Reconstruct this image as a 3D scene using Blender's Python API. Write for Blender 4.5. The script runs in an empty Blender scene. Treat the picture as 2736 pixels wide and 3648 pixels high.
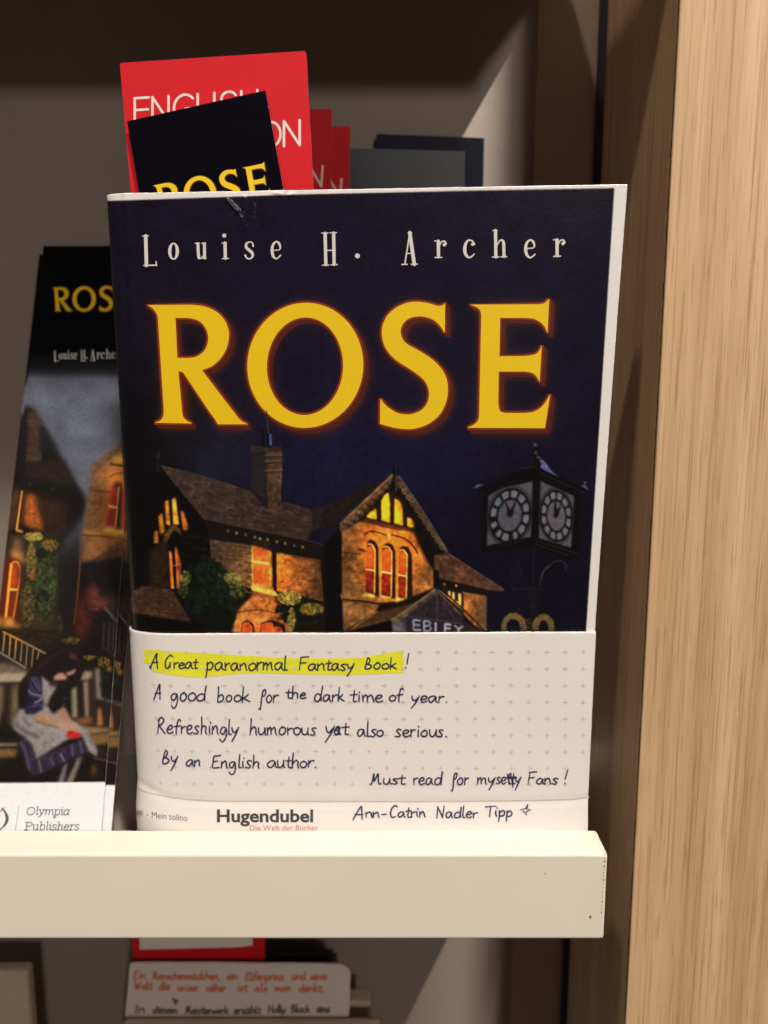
import bpy, bmesh, math, random
import numpy as np
from mathutils import Vector, Matrix
from mathutils.geometry import tessellate_polygon

random.seed(7)
RNG = np.random.default_rng(11)
scene = bpy.context.scene

# ------------------------------------------------------------------ camera
TILT = math.radians(9.0)
F = 2841.5                       # focal length in photo pixels
CX, CY = 1368.0, 1824.0
cam_d = bpy.data.cameras.new('camera')
cam = bpy.data.objects.new('camera', cam_d)
scene.collection.objects.link(cam)
scene.camera = cam
cam.location = (0, 0, 0)
cam.rotation_euler = (math.radians(90) - TILT, 0, 0)
cam_d.sensor_fit = 'HORIZONTAL'
cam_d.sensor_width = 36.0
cam_d.lens = F / 2736.0 * 36.0
cam_d.clip_start = 0.01
cam_d.clip_end = 60
cam_d.dof.use_dof = True
cam_d.dof.focus_distance = 0.214
cam_d.dof.aperture_fstop = 12.5

# ------------------------------------------------------------------ world and lamps
world = bpy.data.worlds.new('World')
scene.world = world
world.use_nodes = True
bg = world.node_tree.nodes['Background']
bg.inputs[0].default_value = (1.0, 0.80, 0.62, 1)
bg.inputs[1].default_value = 0.095

def aim(o, target):
    d = Vector(target) - o.location
    o.rotation_euler = d.to_track_quat('-Z', 'Y').to_euler()

def area_lamp(name, loc, target, size, power, col, shape='DISK', size_y=None):
    l = bpy.data.lights.new(name, 'AREA')
    l.energy = power; l.color = col; l.size = size; l.shape = shape
    if size_y: l.size_y = size_y
    o = bpy.data.objects.new(name, l)
    scene.collection.objects.link(o)
    o.location = loc
    aim(o, target)
    return o

def spot_lamp(name, loc, target, power, col, angle, radius, blend=0.4):
    l = bpy.data.lights.new(name, 'SPOT')
    l.energy = power; l.color = col; l.spot_size = math.radians(angle)
    l.spot_blend = blend; l.shadow_soft_size = radius
    o = bpy.data.objects.new(name, l)
    scene.collection.objects.link(o)
    o.location = loc
    aim(o, target)
    return o

area_lamp('ceiling_lamp', (0.30, -0.45, 1.36), (0, 0.25, -0.05), 0.09, 26.5, (1.0, 0.89, 0.78))
area_lamp('far_ceiling_lamp', (1.00, -3.0, 1.383), (0, 0.25, 0), 0.22, 33.0, (1.0, 0.86, 0.77))
spot_lamp('side_ceiling_lamp', (0.55, 0.253, 0.97), (0.02, 0.302, -0.1), 1150.0, (1.0, 0.88, 0.77), 60, 0.005)
area_lamp('second_ceiling_lamp', (-0.36, -0.50, 1.36), (0, 0.25, -0.05), 0.09, 8.0, (1.0, 0.86, 0.72))  # added fill that brightens the inner side of the upright

scene.view_settings.view_transform = 'Standard'
scene.view_settings.look = 'None'
scene.view_settings.exposure = 0.0
scene.view_settings.gamma = 1.0
scene.view_settings.use_curve_mapping = False

# ------------------------------------------------------------------ helpers
ST, CT = math.sin(TILT), math.cos(TILT)
def ray(x, y):
    """direction of the view ray through photo pixel x, y"""
    a = (x - CX) / F
    k = (CY - y) / F
    return np.array([a, CT + k * ST, -ST + k * CT])
def at(x, y, Y):
    """point of the upright plane Y = const seen at photo pixel x, y"""
    r = ray(x, y)
    return r * (Y / r[1])
def atz(x, y, Z):
    r = ray(x, y)
    return r * (Z / r[2])
def project(p):
    p = np.asarray(p, float)
    X, Y, Z = p[..., 0], p[..., 1], p[..., 2]
    d = Y * CT - Z * ST
    return CX + F * X / d, CY - F * (Y * ST + Z * CT) / d

def D(p):                        # overview pixel (1659 wide) -> photo pixel
    return [(x * 1.64919, y * 1.64919) for x, y in p]

def lin(c):
    c = np.asarray(c, float) / 255.0
    return np.where(c <= 0.04045, c / 12.92, ((c + 0.055) / 1.055) ** 2.4)

def link(o, parent=None):
    scene.collection.objects.link(o)
    if parent is not None:
        o.parent = parent
        # the parts are modelled in world coordinates; a thing's Empty stands at its base
        o.matrix_parent_inverse = Matrix.Translation(-parent.location) if parent.type == 'EMPTY' else Matrix.Identity(4)
    return o

def tag(o, label=None, cat=None, group=None, kind=None):
    if label: o['label'] = label
    if cat: o['category'] = cat
    if group: o['group'] = group
    if kind: o['kind'] = kind
    return o

def thing(name, loc, label, cat, group=None):
    o = bpy.data.objects.new(name, None)
    o.empty_display_size = 0.02
    scene.collection.objects.link(o)
    o.location = loc
    return tag(o, label, cat, group)

def mesh_obj(name, verts, faces, mats, parent=None, fmat=None, col=None, smooth=False):
    m = bpy.data.meshes.new(name)
    verts = np.asarray(verts, float)
    m.from_pydata([tuple(v) for v in verts], [], [tuple(f) for f in faces])
    if not isinstance(mats, (list, tuple)): mats = [mats]
    for mt in mats: m.materials.append(mt)
    if fmat is not None: m.polygons.foreach_set('material_index', np.asarray(fmat, np.int32))
    if smooth: m.polygons.foreach_set('use_smooth', np.ones(len(m.polygons), bool))
    if col is not None:
        a = m.color_attributes.new('print', 'FLOAT_COLOR', 'POINT')
        c = np.ones((len(verts), 4), np.float32); c[:, :3] = col
        a.data.foreach_set('color', c.ravel())
    m.update()
    o = bpy.data.objects.new(name, m)
    return link(o, parent)

def bm_obj(name, bm, mats, parent=None, smooth=False):
    m = bpy.data.meshes.new(name)
    bmesh.ops.recalc_face_normals(bm, faces=bm.faces)
    bm.to_mesh(m); bm.free()
    if not isinstance(mats, (list, tuple)): mats = [mats]
    for mt in mats: m.materials.append(mt)
    if smooth: m.polygons.foreach_set('use_smooth', np.ones(len(m.polygons), bool))
    o = bpy.data.objects.new(name, m)
    return link(o, parent)

def add_box(bm, x0, x1, y0, y1, z0, z1, bev=0.0, seg=2):
    r = bmesh.ops.create_cube(bm, size=1.0)
    for v in r['verts']:
        v.co = Vector(((x0 + x1) / 2 + v.co.x * (x1 - x0), (y0 + y1) / 2 + v.co.y * (y1 - y0), (z0 + z1) / 2 + v.co.z * (z1 - z0)))
    if bev:
        es = list({e for v in r['verts'] for e in v.link_edges})
        bmesh.ops.bevel(bm, geom=es, offset=bev, segments=seg, profile=0.5, affect='EDGES')

def box_obj(name, x0, x1, y0, y1, z0, z1, mat, parent=None, bev=0.0, seg=2):
    bm = bmesh.new()
    add_box(bm, x0, x1, y0, y1, z0, z1, bev, seg)
    return bm_obj(name, bm, mat, parent)

# ------------------------------------------------------------------ materials
def new_mat(name):
    m = bpy.data.materials.new(name); m.use_nodes = True
    nt = m.node_tree
    return m, nt, nt.nodes['Principled BSDF']

def nd(nt, typ, **kw):
    n = nt.nodes.new(typ)
    for k, v in kw.items(): setattr(n, k, v)
    return n

def noise_node(nt, scale, mapping=(1, 1, 1), detail=3.0, rough=0.55, rot=(0, 0, 0)):
    tc = nd(nt, 'ShaderNodeTexCoord')
    mp = nd(nt, 'ShaderNodeMapping')
    mp.inputs['Scale'].default_value = mapping
    mp.inputs['Rotation'].default_value = rot
    nz = nd(nt, 'ShaderNodeTexNoise')
    nz.inputs['Scale'].default_value = scale
    nz.inputs['Detail'].default_value = detail
    nz.inputs['Roughness'].default_value = rough
    nt.links.new(tc.outputs['Object'], mp.inputs[0])
    nt.links.new(mp.outputs[0], nz.inputs['Vector'])
    return nz

def ramp(nt, src, stops):
    r = nd(nt, 'ShaderNodeValToRGB')
    while len(r.color_ramp.elements) < len(stops): r.color_ramp.elements.new(0.5)
    for e, (p, c) in zip(r.color_ramp.elements, stops):
        e.position = p; e.color = (*c, 1) if len(c) == 3 else c
    nt.links.new(src, r.inputs[0])
    return r

def bump(nt, b, src, strength, dist):
    bn = nd(nt, 'ShaderNodeBump')
    bn.inputs['Strength'].default_value = strength
    bn.inputs['Distance'].default_value = dist
    nt.links.new(src, bn.inputs['Height'])
    nt.links.new(bn.outputs[0], b.inputs['Normal'])
    return bn

def plain(name, col, rough=0.5, var=0.06, scale=60.0, bstr=0.0, bscale=800.0, spec=0.5, bdist=0.0002):
    """base colour with slight tonal mottling and fine surface relief"""
    m, nt, b = new_mat(name)
    nz = noise_node(nt, scale)
    c = np.asarray(col, float)
    r = ramp(nt, nz.outputs['Fac'], [(0.3, tuple(c * (1 - var))), (0.7, tuple(np.minimum(c * (1 + var), 1)))])
    nt.links.new(r.outputs[0], b.inputs['Base Color'])
    b.inputs['Roughness'].default_value = rough
    b.inputs['Specular IOR Level'].default_value = spec
    if bstr:
        n2 = noise_node(nt, bscale, detail=4)
        bump(nt, b, n2.outputs['Fac'], bstr, bdist)
    return m

def printed(name, rough, coat=0.0, bstr=0.0, bscale=1500.0, bdist=0.0001, grain=0.05, spec=0.5, coat_rough=0.2):
    """ink on paper: colour from the printed picture carried by the mesh"""
    m, nt, b = new_mat(name)
    at_ = nd(nt, 'ShaderNodeVertexColor', layer_name='print')
    nz = noise_node(nt, 2600.0, detail=2)
    r = ramp(nt, nz.outputs['Fac'], [(0.3, (1 - grain,) * 3), (0.7, (1 + grain,) * 3)])
    mx = nd(nt, 'ShaderNodeMix', data_type='RGBA', blend_type='MULTIPLY')
    mx.inputs[0].default_value = 1.0
    nt.links.new(at_.outputs['Color'], mx.inputs[6]); nt.links.new(r.outputs[0], mx.inputs[7])
    nt.links.new(mx.outputs[2], b.inputs['Base Color'])
    b.inputs['Roughness'].default_value = rough
    b.inputs['Specular IOR Level'].default_value = spec
    if coat:
        b.inputs['Coat Weight'].default_value = coat
        b.inputs['Coat Roughness'].default_value = coat_rough
    if bstr:
        n2 = noise_node(nt, bscale, detail=3)
        bn = bump(nt, b, n2.outputs['Fac'], bstr, bdist)
        nt.links.new(bn.outputs[0], b.inputs['Coat Normal'])
    return m

def ink(name, col, rough=0.4, var=0.05, spec=0.5):
    return plain(name, col, rough, var, 900.0, spec=spec)

M = {}
M['rail'] = plain('cream_lacquer', (0.85, 0.80, 0.70), 0.32, 0.03, 18.0, 0.06, 700.0)
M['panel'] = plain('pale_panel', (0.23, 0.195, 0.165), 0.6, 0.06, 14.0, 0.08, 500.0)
M['stile'] = plain('brown_laminate', (0.36, 0.28, 0.22), 0.5, 0.06, 20.0)  # lighter than the panel: light put into the colour of a shaded strip
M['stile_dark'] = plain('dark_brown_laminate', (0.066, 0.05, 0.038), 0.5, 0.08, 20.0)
M['board'] = plain('grey_beige_board', (0.33, 0.30, 0.245), 0.5, 0.04, 20.0)
M['black'] = plain('black_shadow_gap_profile', (0.012, 0.010, 0.009), 0.6)  # colour of the shade in the gap behind the upright
M['paper_edge'] = plain('paper_edge', (0.72, 0.68, 0.62), 0.7, 0.06, 500.0)
M['pages'] = plain('cream_pages', (0.70, 0.63, 0.51), 0.8, 0.10, 1200.0)
M['navy'] = plain('navy_print', (0.0032, 0.0028, 0.0065), 0.32, 0.08, 200.0, 0.1, 1800.0, 0.06)
M['white_ink'] = ink('white_lettering', (0.74, 0.74, 0.70), 0.4)
M['red'] = plain('red_card', (0.62, 0.010, 0.020), 0.6, 0.03, 120.0, 0.12, 1500.0, spec=0.2)
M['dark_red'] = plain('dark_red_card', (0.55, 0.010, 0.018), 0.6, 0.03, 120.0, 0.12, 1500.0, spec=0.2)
M['white_sign'] = ink('sign_lettering', (0.78, 0.72, 0.70), 0.5)
M['yellow'] = ink('yellow_title', (0.88, 0.62, 0.012), 0.38, 0.02)
M['title_red'] = ink('rust_outline', (0.25, 0.028, 0.010), 0.38)
M['title_shadow'] = ink('dark_rust_shadow', (0.085, 0.011, 0.005), 0.38)
M['ballpoint'] = plain('blue_black_ballpoint', (0.022, 0.025, 0.085), 0.45, 0.45, 1400.0)
M['cross'] = ink('grey_grid_print', (0.61, 0.57, 0.55), 0.7)
M['hilite'] = plain('yellow_highlighter', (0.78, 0.80, 0.035), 0.7, 0.05, 260.0, spec=0.2)
M['logo'] = ink('charcoal_print', (0.035, 0.040, 0.042), 0.6)
M['logo_red'] = ink('red_print', (0.62, 0.10, 0.10), 0.6)
M['grey_ink'] = ink('grey_print', (0.085, 0.082, 0.085), 0.6)
M['band_line'] = ink('pale_grey_print', (0.58, 0.54, 0.52), 0.7)
M['chip'] = ink('raw_chipboard', (0.36, 0.17, 0.06), 0.9)
M['beige'] = plain('beige_card', (0.46, 0.39, 0.29), 0.6, 0.05, 40.0)
M['beige_dark'] = plain('taupe_card', (0.30, 0.235, 0.175), 0.7, 0.08, 40.0)
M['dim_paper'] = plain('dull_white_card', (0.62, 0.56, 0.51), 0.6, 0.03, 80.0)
M['red_ink'] = ink('orange_red_felt_pen', (0.55, 0.16, 0.08), 0.7)
M['black_ink'] = ink('grey_black_felt_pen', (0.10, 0.09, 0.08), 0.7)
M['dark_cover'] = plain('dark_cover', (0.02, 0.02, 0.022), 0.5)

def oak(name, tint=1.0, rough=0.5):
    m, nt, b = new_mat(name)
    big = noise_node(nt, 1.0, (75, 75, 1.6), 2.0, 0.5, (0.02, 0.035, 0))
    mid = noise_node(nt, 1.0, (300, 300, 6.0), 3.0, 0.55, (0.015, 0.03, 0))
    fin = noise_node(nt, 1.0, (1700, 1700, 30), 2.0, 0.6, (0.015, 0.03, 0))
    por = noise_node(nt, 1.0, (1500, 1500, 26), 1.0, 0.5, (0.02, 0.04, 0))
    c = lambda r, g, bl: (r * tint, g * tint, bl * tint)
    add = nd(nt, 'ShaderNodeMath', operation='MULTIPLY_ADD')
    nt.links.new(mid.outputs['Fac'], add.inputs[0]); add.inputs[1].default_value = 0.55
    a2 = nd(nt, 'ShaderNodeMath', operation='MULTIPLY'); a2.inputs[1].default_value = 0.45
    nt.links.new(big.outputs['Fac'], a2.inputs[0]); nt.links.new(a2.outputs[0], add.inputs[2])
    base = ramp(nt, add.outputs[0], [(0.35, c(0.455, 0.300, 0.164)), (0.46, c(0.530, 0.364, 0.208)), (0.55, c(0.575, 0.404, 0.238)), (0.67, c(0.625, 0.452, 0.276))])
    fr = ramp(nt, fin.outputs['Fac'], [(0.32, (0.93, 0.915, 0.89)), (0.62, (1.02, 1.02, 1.02))])
    pr = ramp(nt, por.outputs['Fac'], [(0.30, (0.76, 0.70, 0.63)), (0.42, (1, 1, 1))])
    por2 = noise_node(nt, 1.0, (3000, 3000, 75), 1.0, 0.5, (0.015, 0.03, 0))
    pr2 = ramp(nt, por2.outputs['Fac'], [(0.31, (0.78, 0.72, 0.66)), (0.39, (1, 1, 1))])
    m3 = nd(nt, 'ShaderNodeMix', data_type='RGBA', blend_type='MULTIPLY'); m3.inputs[0].default_value = 1
    m1 = nd(nt, 'ShaderNodeMix', data_type='RGBA', blend_type='MULTIPLY'); m1.inputs[0].default_value = 1
    m2 = nd(nt, 'ShaderNodeMix', data_type='RGBA', blend_type='MULTIPLY'); m2.inputs[0].default_value = 1
    nt.links.new(base.outputs[0], m1.inputs[6]); nt.links.new(fr.outputs[0], m1.inputs[7])
    nt.links.new(m1.outputs[2], m2.inputs[6]); nt.links.new(pr.outputs[0], m2.inputs[7])
    nt.links.new(m2.outputs[2], m3.inputs[6]); nt.links.new(pr2.outputs[0], m3.inputs[7])
    nt.links.new(m3.outputs[2], b.inputs['Base Color'])
    b.inputs['Roughness'].default_value = rough
    bump(nt, b, por.outputs['Fac'], 0.25, 0.0002)
    return m
M['edge'] = plain('dark_veneer_joint', (0.10, 0.065, 0.04), 0.8, 0.6, 900.0)
M['oak'] = oak('oak_veneer', 1.16)

# ------------------------------------------------------------------ flat printing: strokes, fills and lettering
def catmull(pts, n=6, closed=False):
    p = np.asarray(pts, float)
    if len(p) < 3 and not closed: return p
    out = []
    m = len(p)
    rng = range(m if closed else m - 1)
    for i in rng:
        if closed:
            a, b, c, d = p[(i - 1) % m], p[i], p[(i + 1) % m], p[(i + 2) % m]
        else:
            a, b, c, d = p[max(i - 1, 0)], p[i], p[i + 1], p[min(i + 2, m - 1)]
        for k in range(n):
            t = k / n
            out.append(0.5 * (2 * b + (c - a) * t + (2 * a - 5 * b + 4 * c - d) * t * t + (3 * b - a - 3 * c + d) * t ** 3))
    if not closed: out.append(p[-1])
    return np.array(out)

class Flat:
    """collects flat print (2-D) that is later laid on a surface as ONE mesh"""
    def __init__(self):
        self.v = []; self.f = []; self.off = []; self.k = 0
    def fill(self, rings, off=0.0):
        rings = [[Vector((x, y, 0)) for x, y in r] for r in rings]
        tris = tessellate_polygon(rings)
        b = len(self.v)
        for r in rings:
            for p in r: self.v.append((p.x, p.y)); self.off.append(off)
        self.f += [tuple(b + i for i in t) for t in tris]
    def stroke(self, pts, w, off=0.0, taper=None, closed=False):
        p = np.asarray(pts, float)
        if closed: p = np.vstack([p, p[:1]])
        if not np.isscalar(w):
            w = np.asarray(w, float)
            w = np.interp(np.linspace(0, 1, len(p)), np.linspace(0, 1, len(w)), w)
        keep = [0]
        for i in range(1, len(p)):
            if np.hypot(*(p[i] - p[keep[-1]])) > 1e-9: keep.append(i)
        p = p[keep]
        if len(p) < 2: return
        n = len(p)
        d = np.gradient(p, axis=0)
        if closed:
            t = (p[1] - p[0]) / np.hypot(*(p[1] - p[0])) + (p[-1] - p[-2]) / np.hypot(*(p[-1] - p[-2]))
            d[0] = t; d[-1] = t
        d /= np.maximum(np.hypot(d[:, 0], d[:, 1]), 1e-12)[:, None]
        nn = np.stack([-d[:, 1], d[:, 0]], 1)
        ww = np.full(n, w / 2.0) if np.isscalar(w) else w[keep] / 2.0
        b = len(self.v)
        self.k += 1
        o0 = off + (self.k % 23) * 0.9e-6
        for i in range(n):
            for s in (-1, 1):
                self.v.append(tuple(p[i] + nn[i] * ww[i] * s)); self.off.append(o0 + i * 2e-8)
        for i in range(n - 1):
            self.f.append((b + 2 * i, b + 2 * i + 2, b + 2 * i + 3, b + 2 * i + 1))
        if not closed:
            for e, sg in ((0, -1), (n - 1, 1)):
                c0 = len(self.v)
                a0 = math.atan2(nn[e][1], nn[e][0])
                for k in range(1, 6):
                    a = a0 - sg * math.pi * k / 6
                    self.v.append(tuple(p[e] + ww[e] * np.array([math.cos(a), math.sin(a)]))); self.off.append(o0)
                self.f.append((b + 2 * e + 1,) + tuple(range(c0, c0 + 5)) + (b + 2 * e,))
    def dot(self, c, r, off=0.0, n=14, ry=None):
        b = len(self.v)
        self.k += 1
        for i in range(n):
            a = 2 * math.pi * i / n
            self.v.append((c[0] + r * math.cos(a), c[1] + (ry or r) * math.sin(a))); self.off.append(off + (self.k % 23) * 0.9e-6)
        self.f.append(tuple(range(b, b + n)))
    def map2(self, fn):
        self.v = [tuple(fn(x, y)) for x, y in self.v]
        return self
    def build(self, name, surf, mat, parent, cell=None, base=0.00006):
        """surf(s, t, height) -> world points; cell: cut into tiles so that the print follows a bend"""
        if cell:
            bm = bmesh.new()
            lay = bm.verts.layers.float.new('off')
            vs = []
            for (x, y), o in zip(self.v, self.off):
                v = bm.verts.new((x, y, 0)); v[lay] = o; vs.append(v)
            for f in self.f:
                try: bm.faces.new([vs[i] for i in f])
                except ValueError: pass
            P = np.array(self.v)
            for ax in (0, 1):
                lo, hi = P[:, ax].min(), P[:, ax].max()
                for c in np.arange(math.floor(lo / cell) * cell + cell, hi, cell):
                    co = [0, 0, 0]; co[ax] = c; no = [0, 0, 0]; no[ax] = 1
                    bmesh.ops.bisect_plane(bm, geom=bm.verts[:] + bm.edges[:] + bm.faces[:], dist=1e-9, plane_co=co, plane_no=no)
            bm.verts.index_update()
            v2 = np.array([(v.co.x, v.co.y) for v in bm.verts]); off = np.array([v[lay] for v in bm.verts])
            faces = [[v.index for v in f.verts] for f in bm.faces]
            bm.free()
        else:
            v2 = np.array(self.v); off = np.array(self.off); faces = self.f
        W = surf(v2[:, 0], v2[:, 1], base + off)
        o = mesh_obj(name, W, faces, mat, parent)
        return o

# handwriting: x-height 1, y up
HW = {
 'a': (0.95, [[(.72,.86),(.42,1),(.1,.7),(.06,.3),(.25,.02),(.52,.2),(.72,.85),(.74,.3),(.92,.03)]]),
 'b': (0.88, [[(.12,2.0),(.14,1.1),(.1,.08),(.38,-.02),(.72,.25),(.7,.7),(.48,.92),(.16,.6)]]),
 'c': (0.78, [[(.7,.85),(.48,1),(.14,.72),(.08,.3),(.32,0),(.7,.16)]]),
 'd': (0.98, [[(.7,.85),(.42,.98),(.1,.62),(.12,.12),(.4,0),(.68,.4),(.86,2.0),(.8,.9),(.84,.04)]]),
 'e': (0.82, [[(.1,.48),(.55,.58),(.68,.84),(.48,1.02),(.18,.8),(.08,.35),(.34,0),(.78,.2)]]),
 'f': (0.72, [[(.72,1.75),(.55,1.98),(.36,1.6),(.3,.6),(.26,-.1)],[(.02,.95),(.66,1.05)]]),
 'F2': (0.72, [[(-.02,-.85),(.14,-.9),(.22,-.3),(.3,1.2),(.5,1.72),(.68,1.4),(.5,.9),(.34,.8)]]),
 'g': (0.88, [[(.68,.84),(.4,1),(.1,.7),(.14,.2),(.42,.1),(.68,.8),(.72,0),(.58,-.75),(.3,-.95),(.08,-.6)]]),
 'h': (0.86, [[(.12,2.0),(.12,1.0),(.1,0)],[(.12,.55),(.4,.98),(.64,.78),(.66,.3),(.74,.02)]]),
 'i': (0.42, [[(.15,1),(.16,.4),(.24,.03)],[(.2,1.5),(.24,1.4)]]),
 'k': (0.82, [[(.14,2),(.1,0)],[(.62,1.05),(.4,.75),(.15,.52),(.4,.32),(.76,.02)]]),
 'l': (0.42, [[(.16,2.0),(.12,.5),(.2,.05),(.38,.06)]]),
 'm': (1.18, [[(.05,.95),(.1,.02)],[(.1,.55),(.3,.96),(.48,.78),(.5,.05)],[(.5,.6),(.76,.98),(.94,.74),(.98,.3),(1.08,.02)]]),
 'n': (0.86, [[(.05,.95),(.1,.02)],[(.1,.55),(.4,.98),(.62,.75),(.64,.3),(.74,.02)]]),
 'o': (0.84, [[(.45,1),(.14,.75),(.08,.3),(.34,0),(.68,.25),(.7,.75),(.42,1.02),(.36,.95)]]),
 'p': (0.88, [[(.12,1.05),(.12,.2),(.06,-.95)],[(.12,.62),(.45,1.02),(.74,.72),(.62,.18),(.32,.04),(.12,.22)]]),
 'r': (0.64, [[(.08,1),(.12,.02)],[(.12,.55),(.32,.92),(.6,.95)]]),
 's': (0.72, [[(.62,.88),(.4,1.0),(.16,.82),(.36,.52),(.56,.25),(.36,0),(.04,.1)]]),
 't': (0.64, [[(.34,1.6),(.3,.8),(.3,.2),(.46,.02),(.62,.1)],[(.02,1.05),(.64,1.12)]]),
 'u': (0.88, [[(.08,1),(.08,.35),(.3,.02),(.58,.3),(.68,1)],[(.68,1),(.7,.3),(.8,.02)]]),
 'w': (1.1, [[(.04,1),(.22,.05),(.5,.8),(.72,.05),(1.0,1.05)]]),
 'y': (0.84, [[(.06,1),(.14,.45),(.38,.34),(.66,.8)],[(.74,1.02),(.48,.1),(.1,-.9)]]),
 'z': (0.78, [[(.08,.95),(.65,.98),(.1,.05),(.7,.05)]]),
 'A': (1.05, [[(.02,-.06),(.3,.9),(.62,1.98),(.68,1.2),(.78,-.08)],[(.16,.72),(.82,.78)]]),
 'B': (0.95, [[(.2,1.9),(.08,.05)],[(.1,1.75),(.46,2.0),(.56,1.5),(.2,1.05),(.72,.72),(.6,.12),(.05,.02)]]),
 'b2': (0.9, [[(.3,1.9),(.16,1.0),(.08,.05),(.5,.05),(.72,.5),(.4,.85),(.2,.8),(.48,1.2),(.5,1.7),(.28,1.9)]]),
 'C': (1.0, [[(.92,1.75),(.66,2.0),(.24,1.5),(.1,.6),(.3,.02),(.8,.15)]]),
 'E': (0.95, [[(.9,1.95),(.5,1.85),(.2,1.8),(.1,.9),(.08,.05),(.85,.1)],[(.14,1.0),(.66,1.05)]]),
 'F': (1.0, [[(.08,0),(.26,1.9)],[(.18,1.92),(.95,2.02)],[(.14,1.0),(.72,1.08)]]),
 'G': (1.05, [[(.92,1.8),(.6,2.0),(.2,1.35),(.14,.35),(.4,0),(.66,.5),(.72,1.0),(.72,.2)]]),
 'H': (1.05, [[(.1,1.95),(.06,0)],[(.8,2.0),(.76,0)],[(.06,.95),(.8,1.05)]]),
 'I': (0.5, [[(.3,1.95),(.2,1.0),(.14,0)]]),
 'M': (1.2, [[(0,-.02),(.14,.2),(.3,1.9),(.38,.5),(.72,1.9),(.78,.6),(.92,.02),(1.05,.1)]]),
 'N': (1.1, [[(.06,0),(.16,1.9)],[(.16,1.9),(.5,.9),(.8,.05)],[(.8,.05),(.92,1.95)]]),
 'R': (1.0, [[(.1,-.02),(.2,1.8)],[(.02,1.6),(.34,2.05),(.7,1.7),(.52,1.2),(.2,.95)],[(.22,.98),(.86,-.02)]]),
 'T': (1.0, [[(.0,1.9),(1.05,2.0)],[(.52,1.95),(.4,0)]]),
 'W': (1.4, [[(.05,1.9),(.3,.05),(.62,1.4),(.9,.05),(1.3,1.95)]]),
 '-': (0.7, [[(.1,.6),(.6,.64)]]),
 '.': (0.4, [[(.18,.06),(.22,.02)]]),
 ',': (0.4, [[(.2,.1),(.1,-.3)]]),
 '!': (0.5, [[(.34,2.0),(.22,.62)],[(.16,.08),(.2,.02)]]),
 'ae': (0.95, [[(.72,.86),(.42,1),(.1,.7),(.06,.3),(.25,.02),(.52,.2),(.72,.85),(.74,.3),(.92,.03)],[(.25,1.4),(.28,1.35)],[(.6,1.45),(.63,1.4)]]),
}
def word(flat, glyphs, x0, x1, base, xh, w, slope=0.0, slant=0.05, jit=0.085, n=5, rough=0.0):
    """write a word between x0 and x1 (y grows downwards)"""
    adv = sum(HW[g][0] for g in glyphs)
    sx = (x1 - x0) / (adv - 0.08)
    x = x0
    for g in glyphs:
        a, strokes = HW[g]
        jx, jy = (1 + random.uniform(-jit, jit)), (1 + random.uniform(-jit, jit))
        for st in strokes:
            p = [(px * jx + random.uniform(-jit, jit) * .5, py * jy + random.uniform(-jit, jit) * .5) for px, py in st]
            q = catmull(p, n)
            X = x + q[:, 0] * sx + q[:, 1] * xh * slant
            Y = base + slope * (X - x0) - q[:, 1] * xh
            k = len(q)
            ww = w * (0.86 + 0.22 * np.sin(np.linspace(0.3, 2.9, k)) + RNG.uniform(-.10, .10, k))
            flat.stroke(np.stack([X, Y], 1), ww)
        x += a * sx

def arc(cx, cy, rx, ry, a0, a1, n=14):
    t = np.radians(np.linspace(a0, a1, n))
    return np.stack([cx + rx * np.cos(t), cy + ry * np.sin(t)], 1)
# plain grotesque capitals, height 1, y up
CAPS = {
 'E': (.62, [[(.55,1),(.06,1),(.06,0),(.57,0)],[(.06,.53),(.52,.53)]]),
 'N': (.76, [[(.06,0),(.06,1),(.62,0),(.62,1)]]),
 'G': (.82, [np.vstack([arc(.43,.5,.38,.51,42,330,22),[(.78,.46)],[(.46,.46)]]), [(.78,.46),(.78,.02)]]),
 'L': (.56, [[(.06,1),(.06,0),(.52,0)]]),
 'I': (.26, [[(.08,0),(.08,1)]]),
 'S': (.70, [np.vstack([arc(.33,.745,.26,.265,25,205,12),[(.22,.55)],[(.45,.48)],arc(.34,.27,.28,.28,35,-160,14)])]),
 'H': (.76, [[(.06,0),(.06,1)],[(.62,0),(.62,1)],[(.06,.53),(.62,.53)]]),
 'D': (.76, [np.vstack([[(.06,0)],[(.06,1)],[(.3,1)],arc(.28,.5,.38,.5,90,-90,16),[(.06,0)]])]),
 'T': (.62, [[(.0,1),(.58,1)],[(.29,1),(.29,0)]]),
 'O': (.86, [arc(.42,.5,.38,.51,0,360,26)]),
}
def caps(flat, txt, x0, x1, ybase, h, w, fn):
    adv = sum(CAPS[c][0] for c in txt) - .1
    s = (x1 - x0) / adv
    x = x0
    for c in txt:
        for st in CAPS[c][1]:
            q = np.asarray(st, float)
            X = x + q[:, 0] * s; Y = ybase - q[:, 1] * h
            dense = []
            for i in range(len(q) - 1):
                dense.append((X[i], Y[i]))
            dense.append((X[-1], Y[-1]))
            # straight capitals need sharp corners: lay every leg as a bar of its own
            if len(q) <= 4:
                for i in range(len(q) - 1):
                    flat.stroke([fn(X[i], Y[i]), fn(X[i + 1], Y[i + 1])], w)
            else:
                flat.stroke([fn(a, b) for a, b in dense], w)
        x += CAPS[c][0] * s

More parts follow.
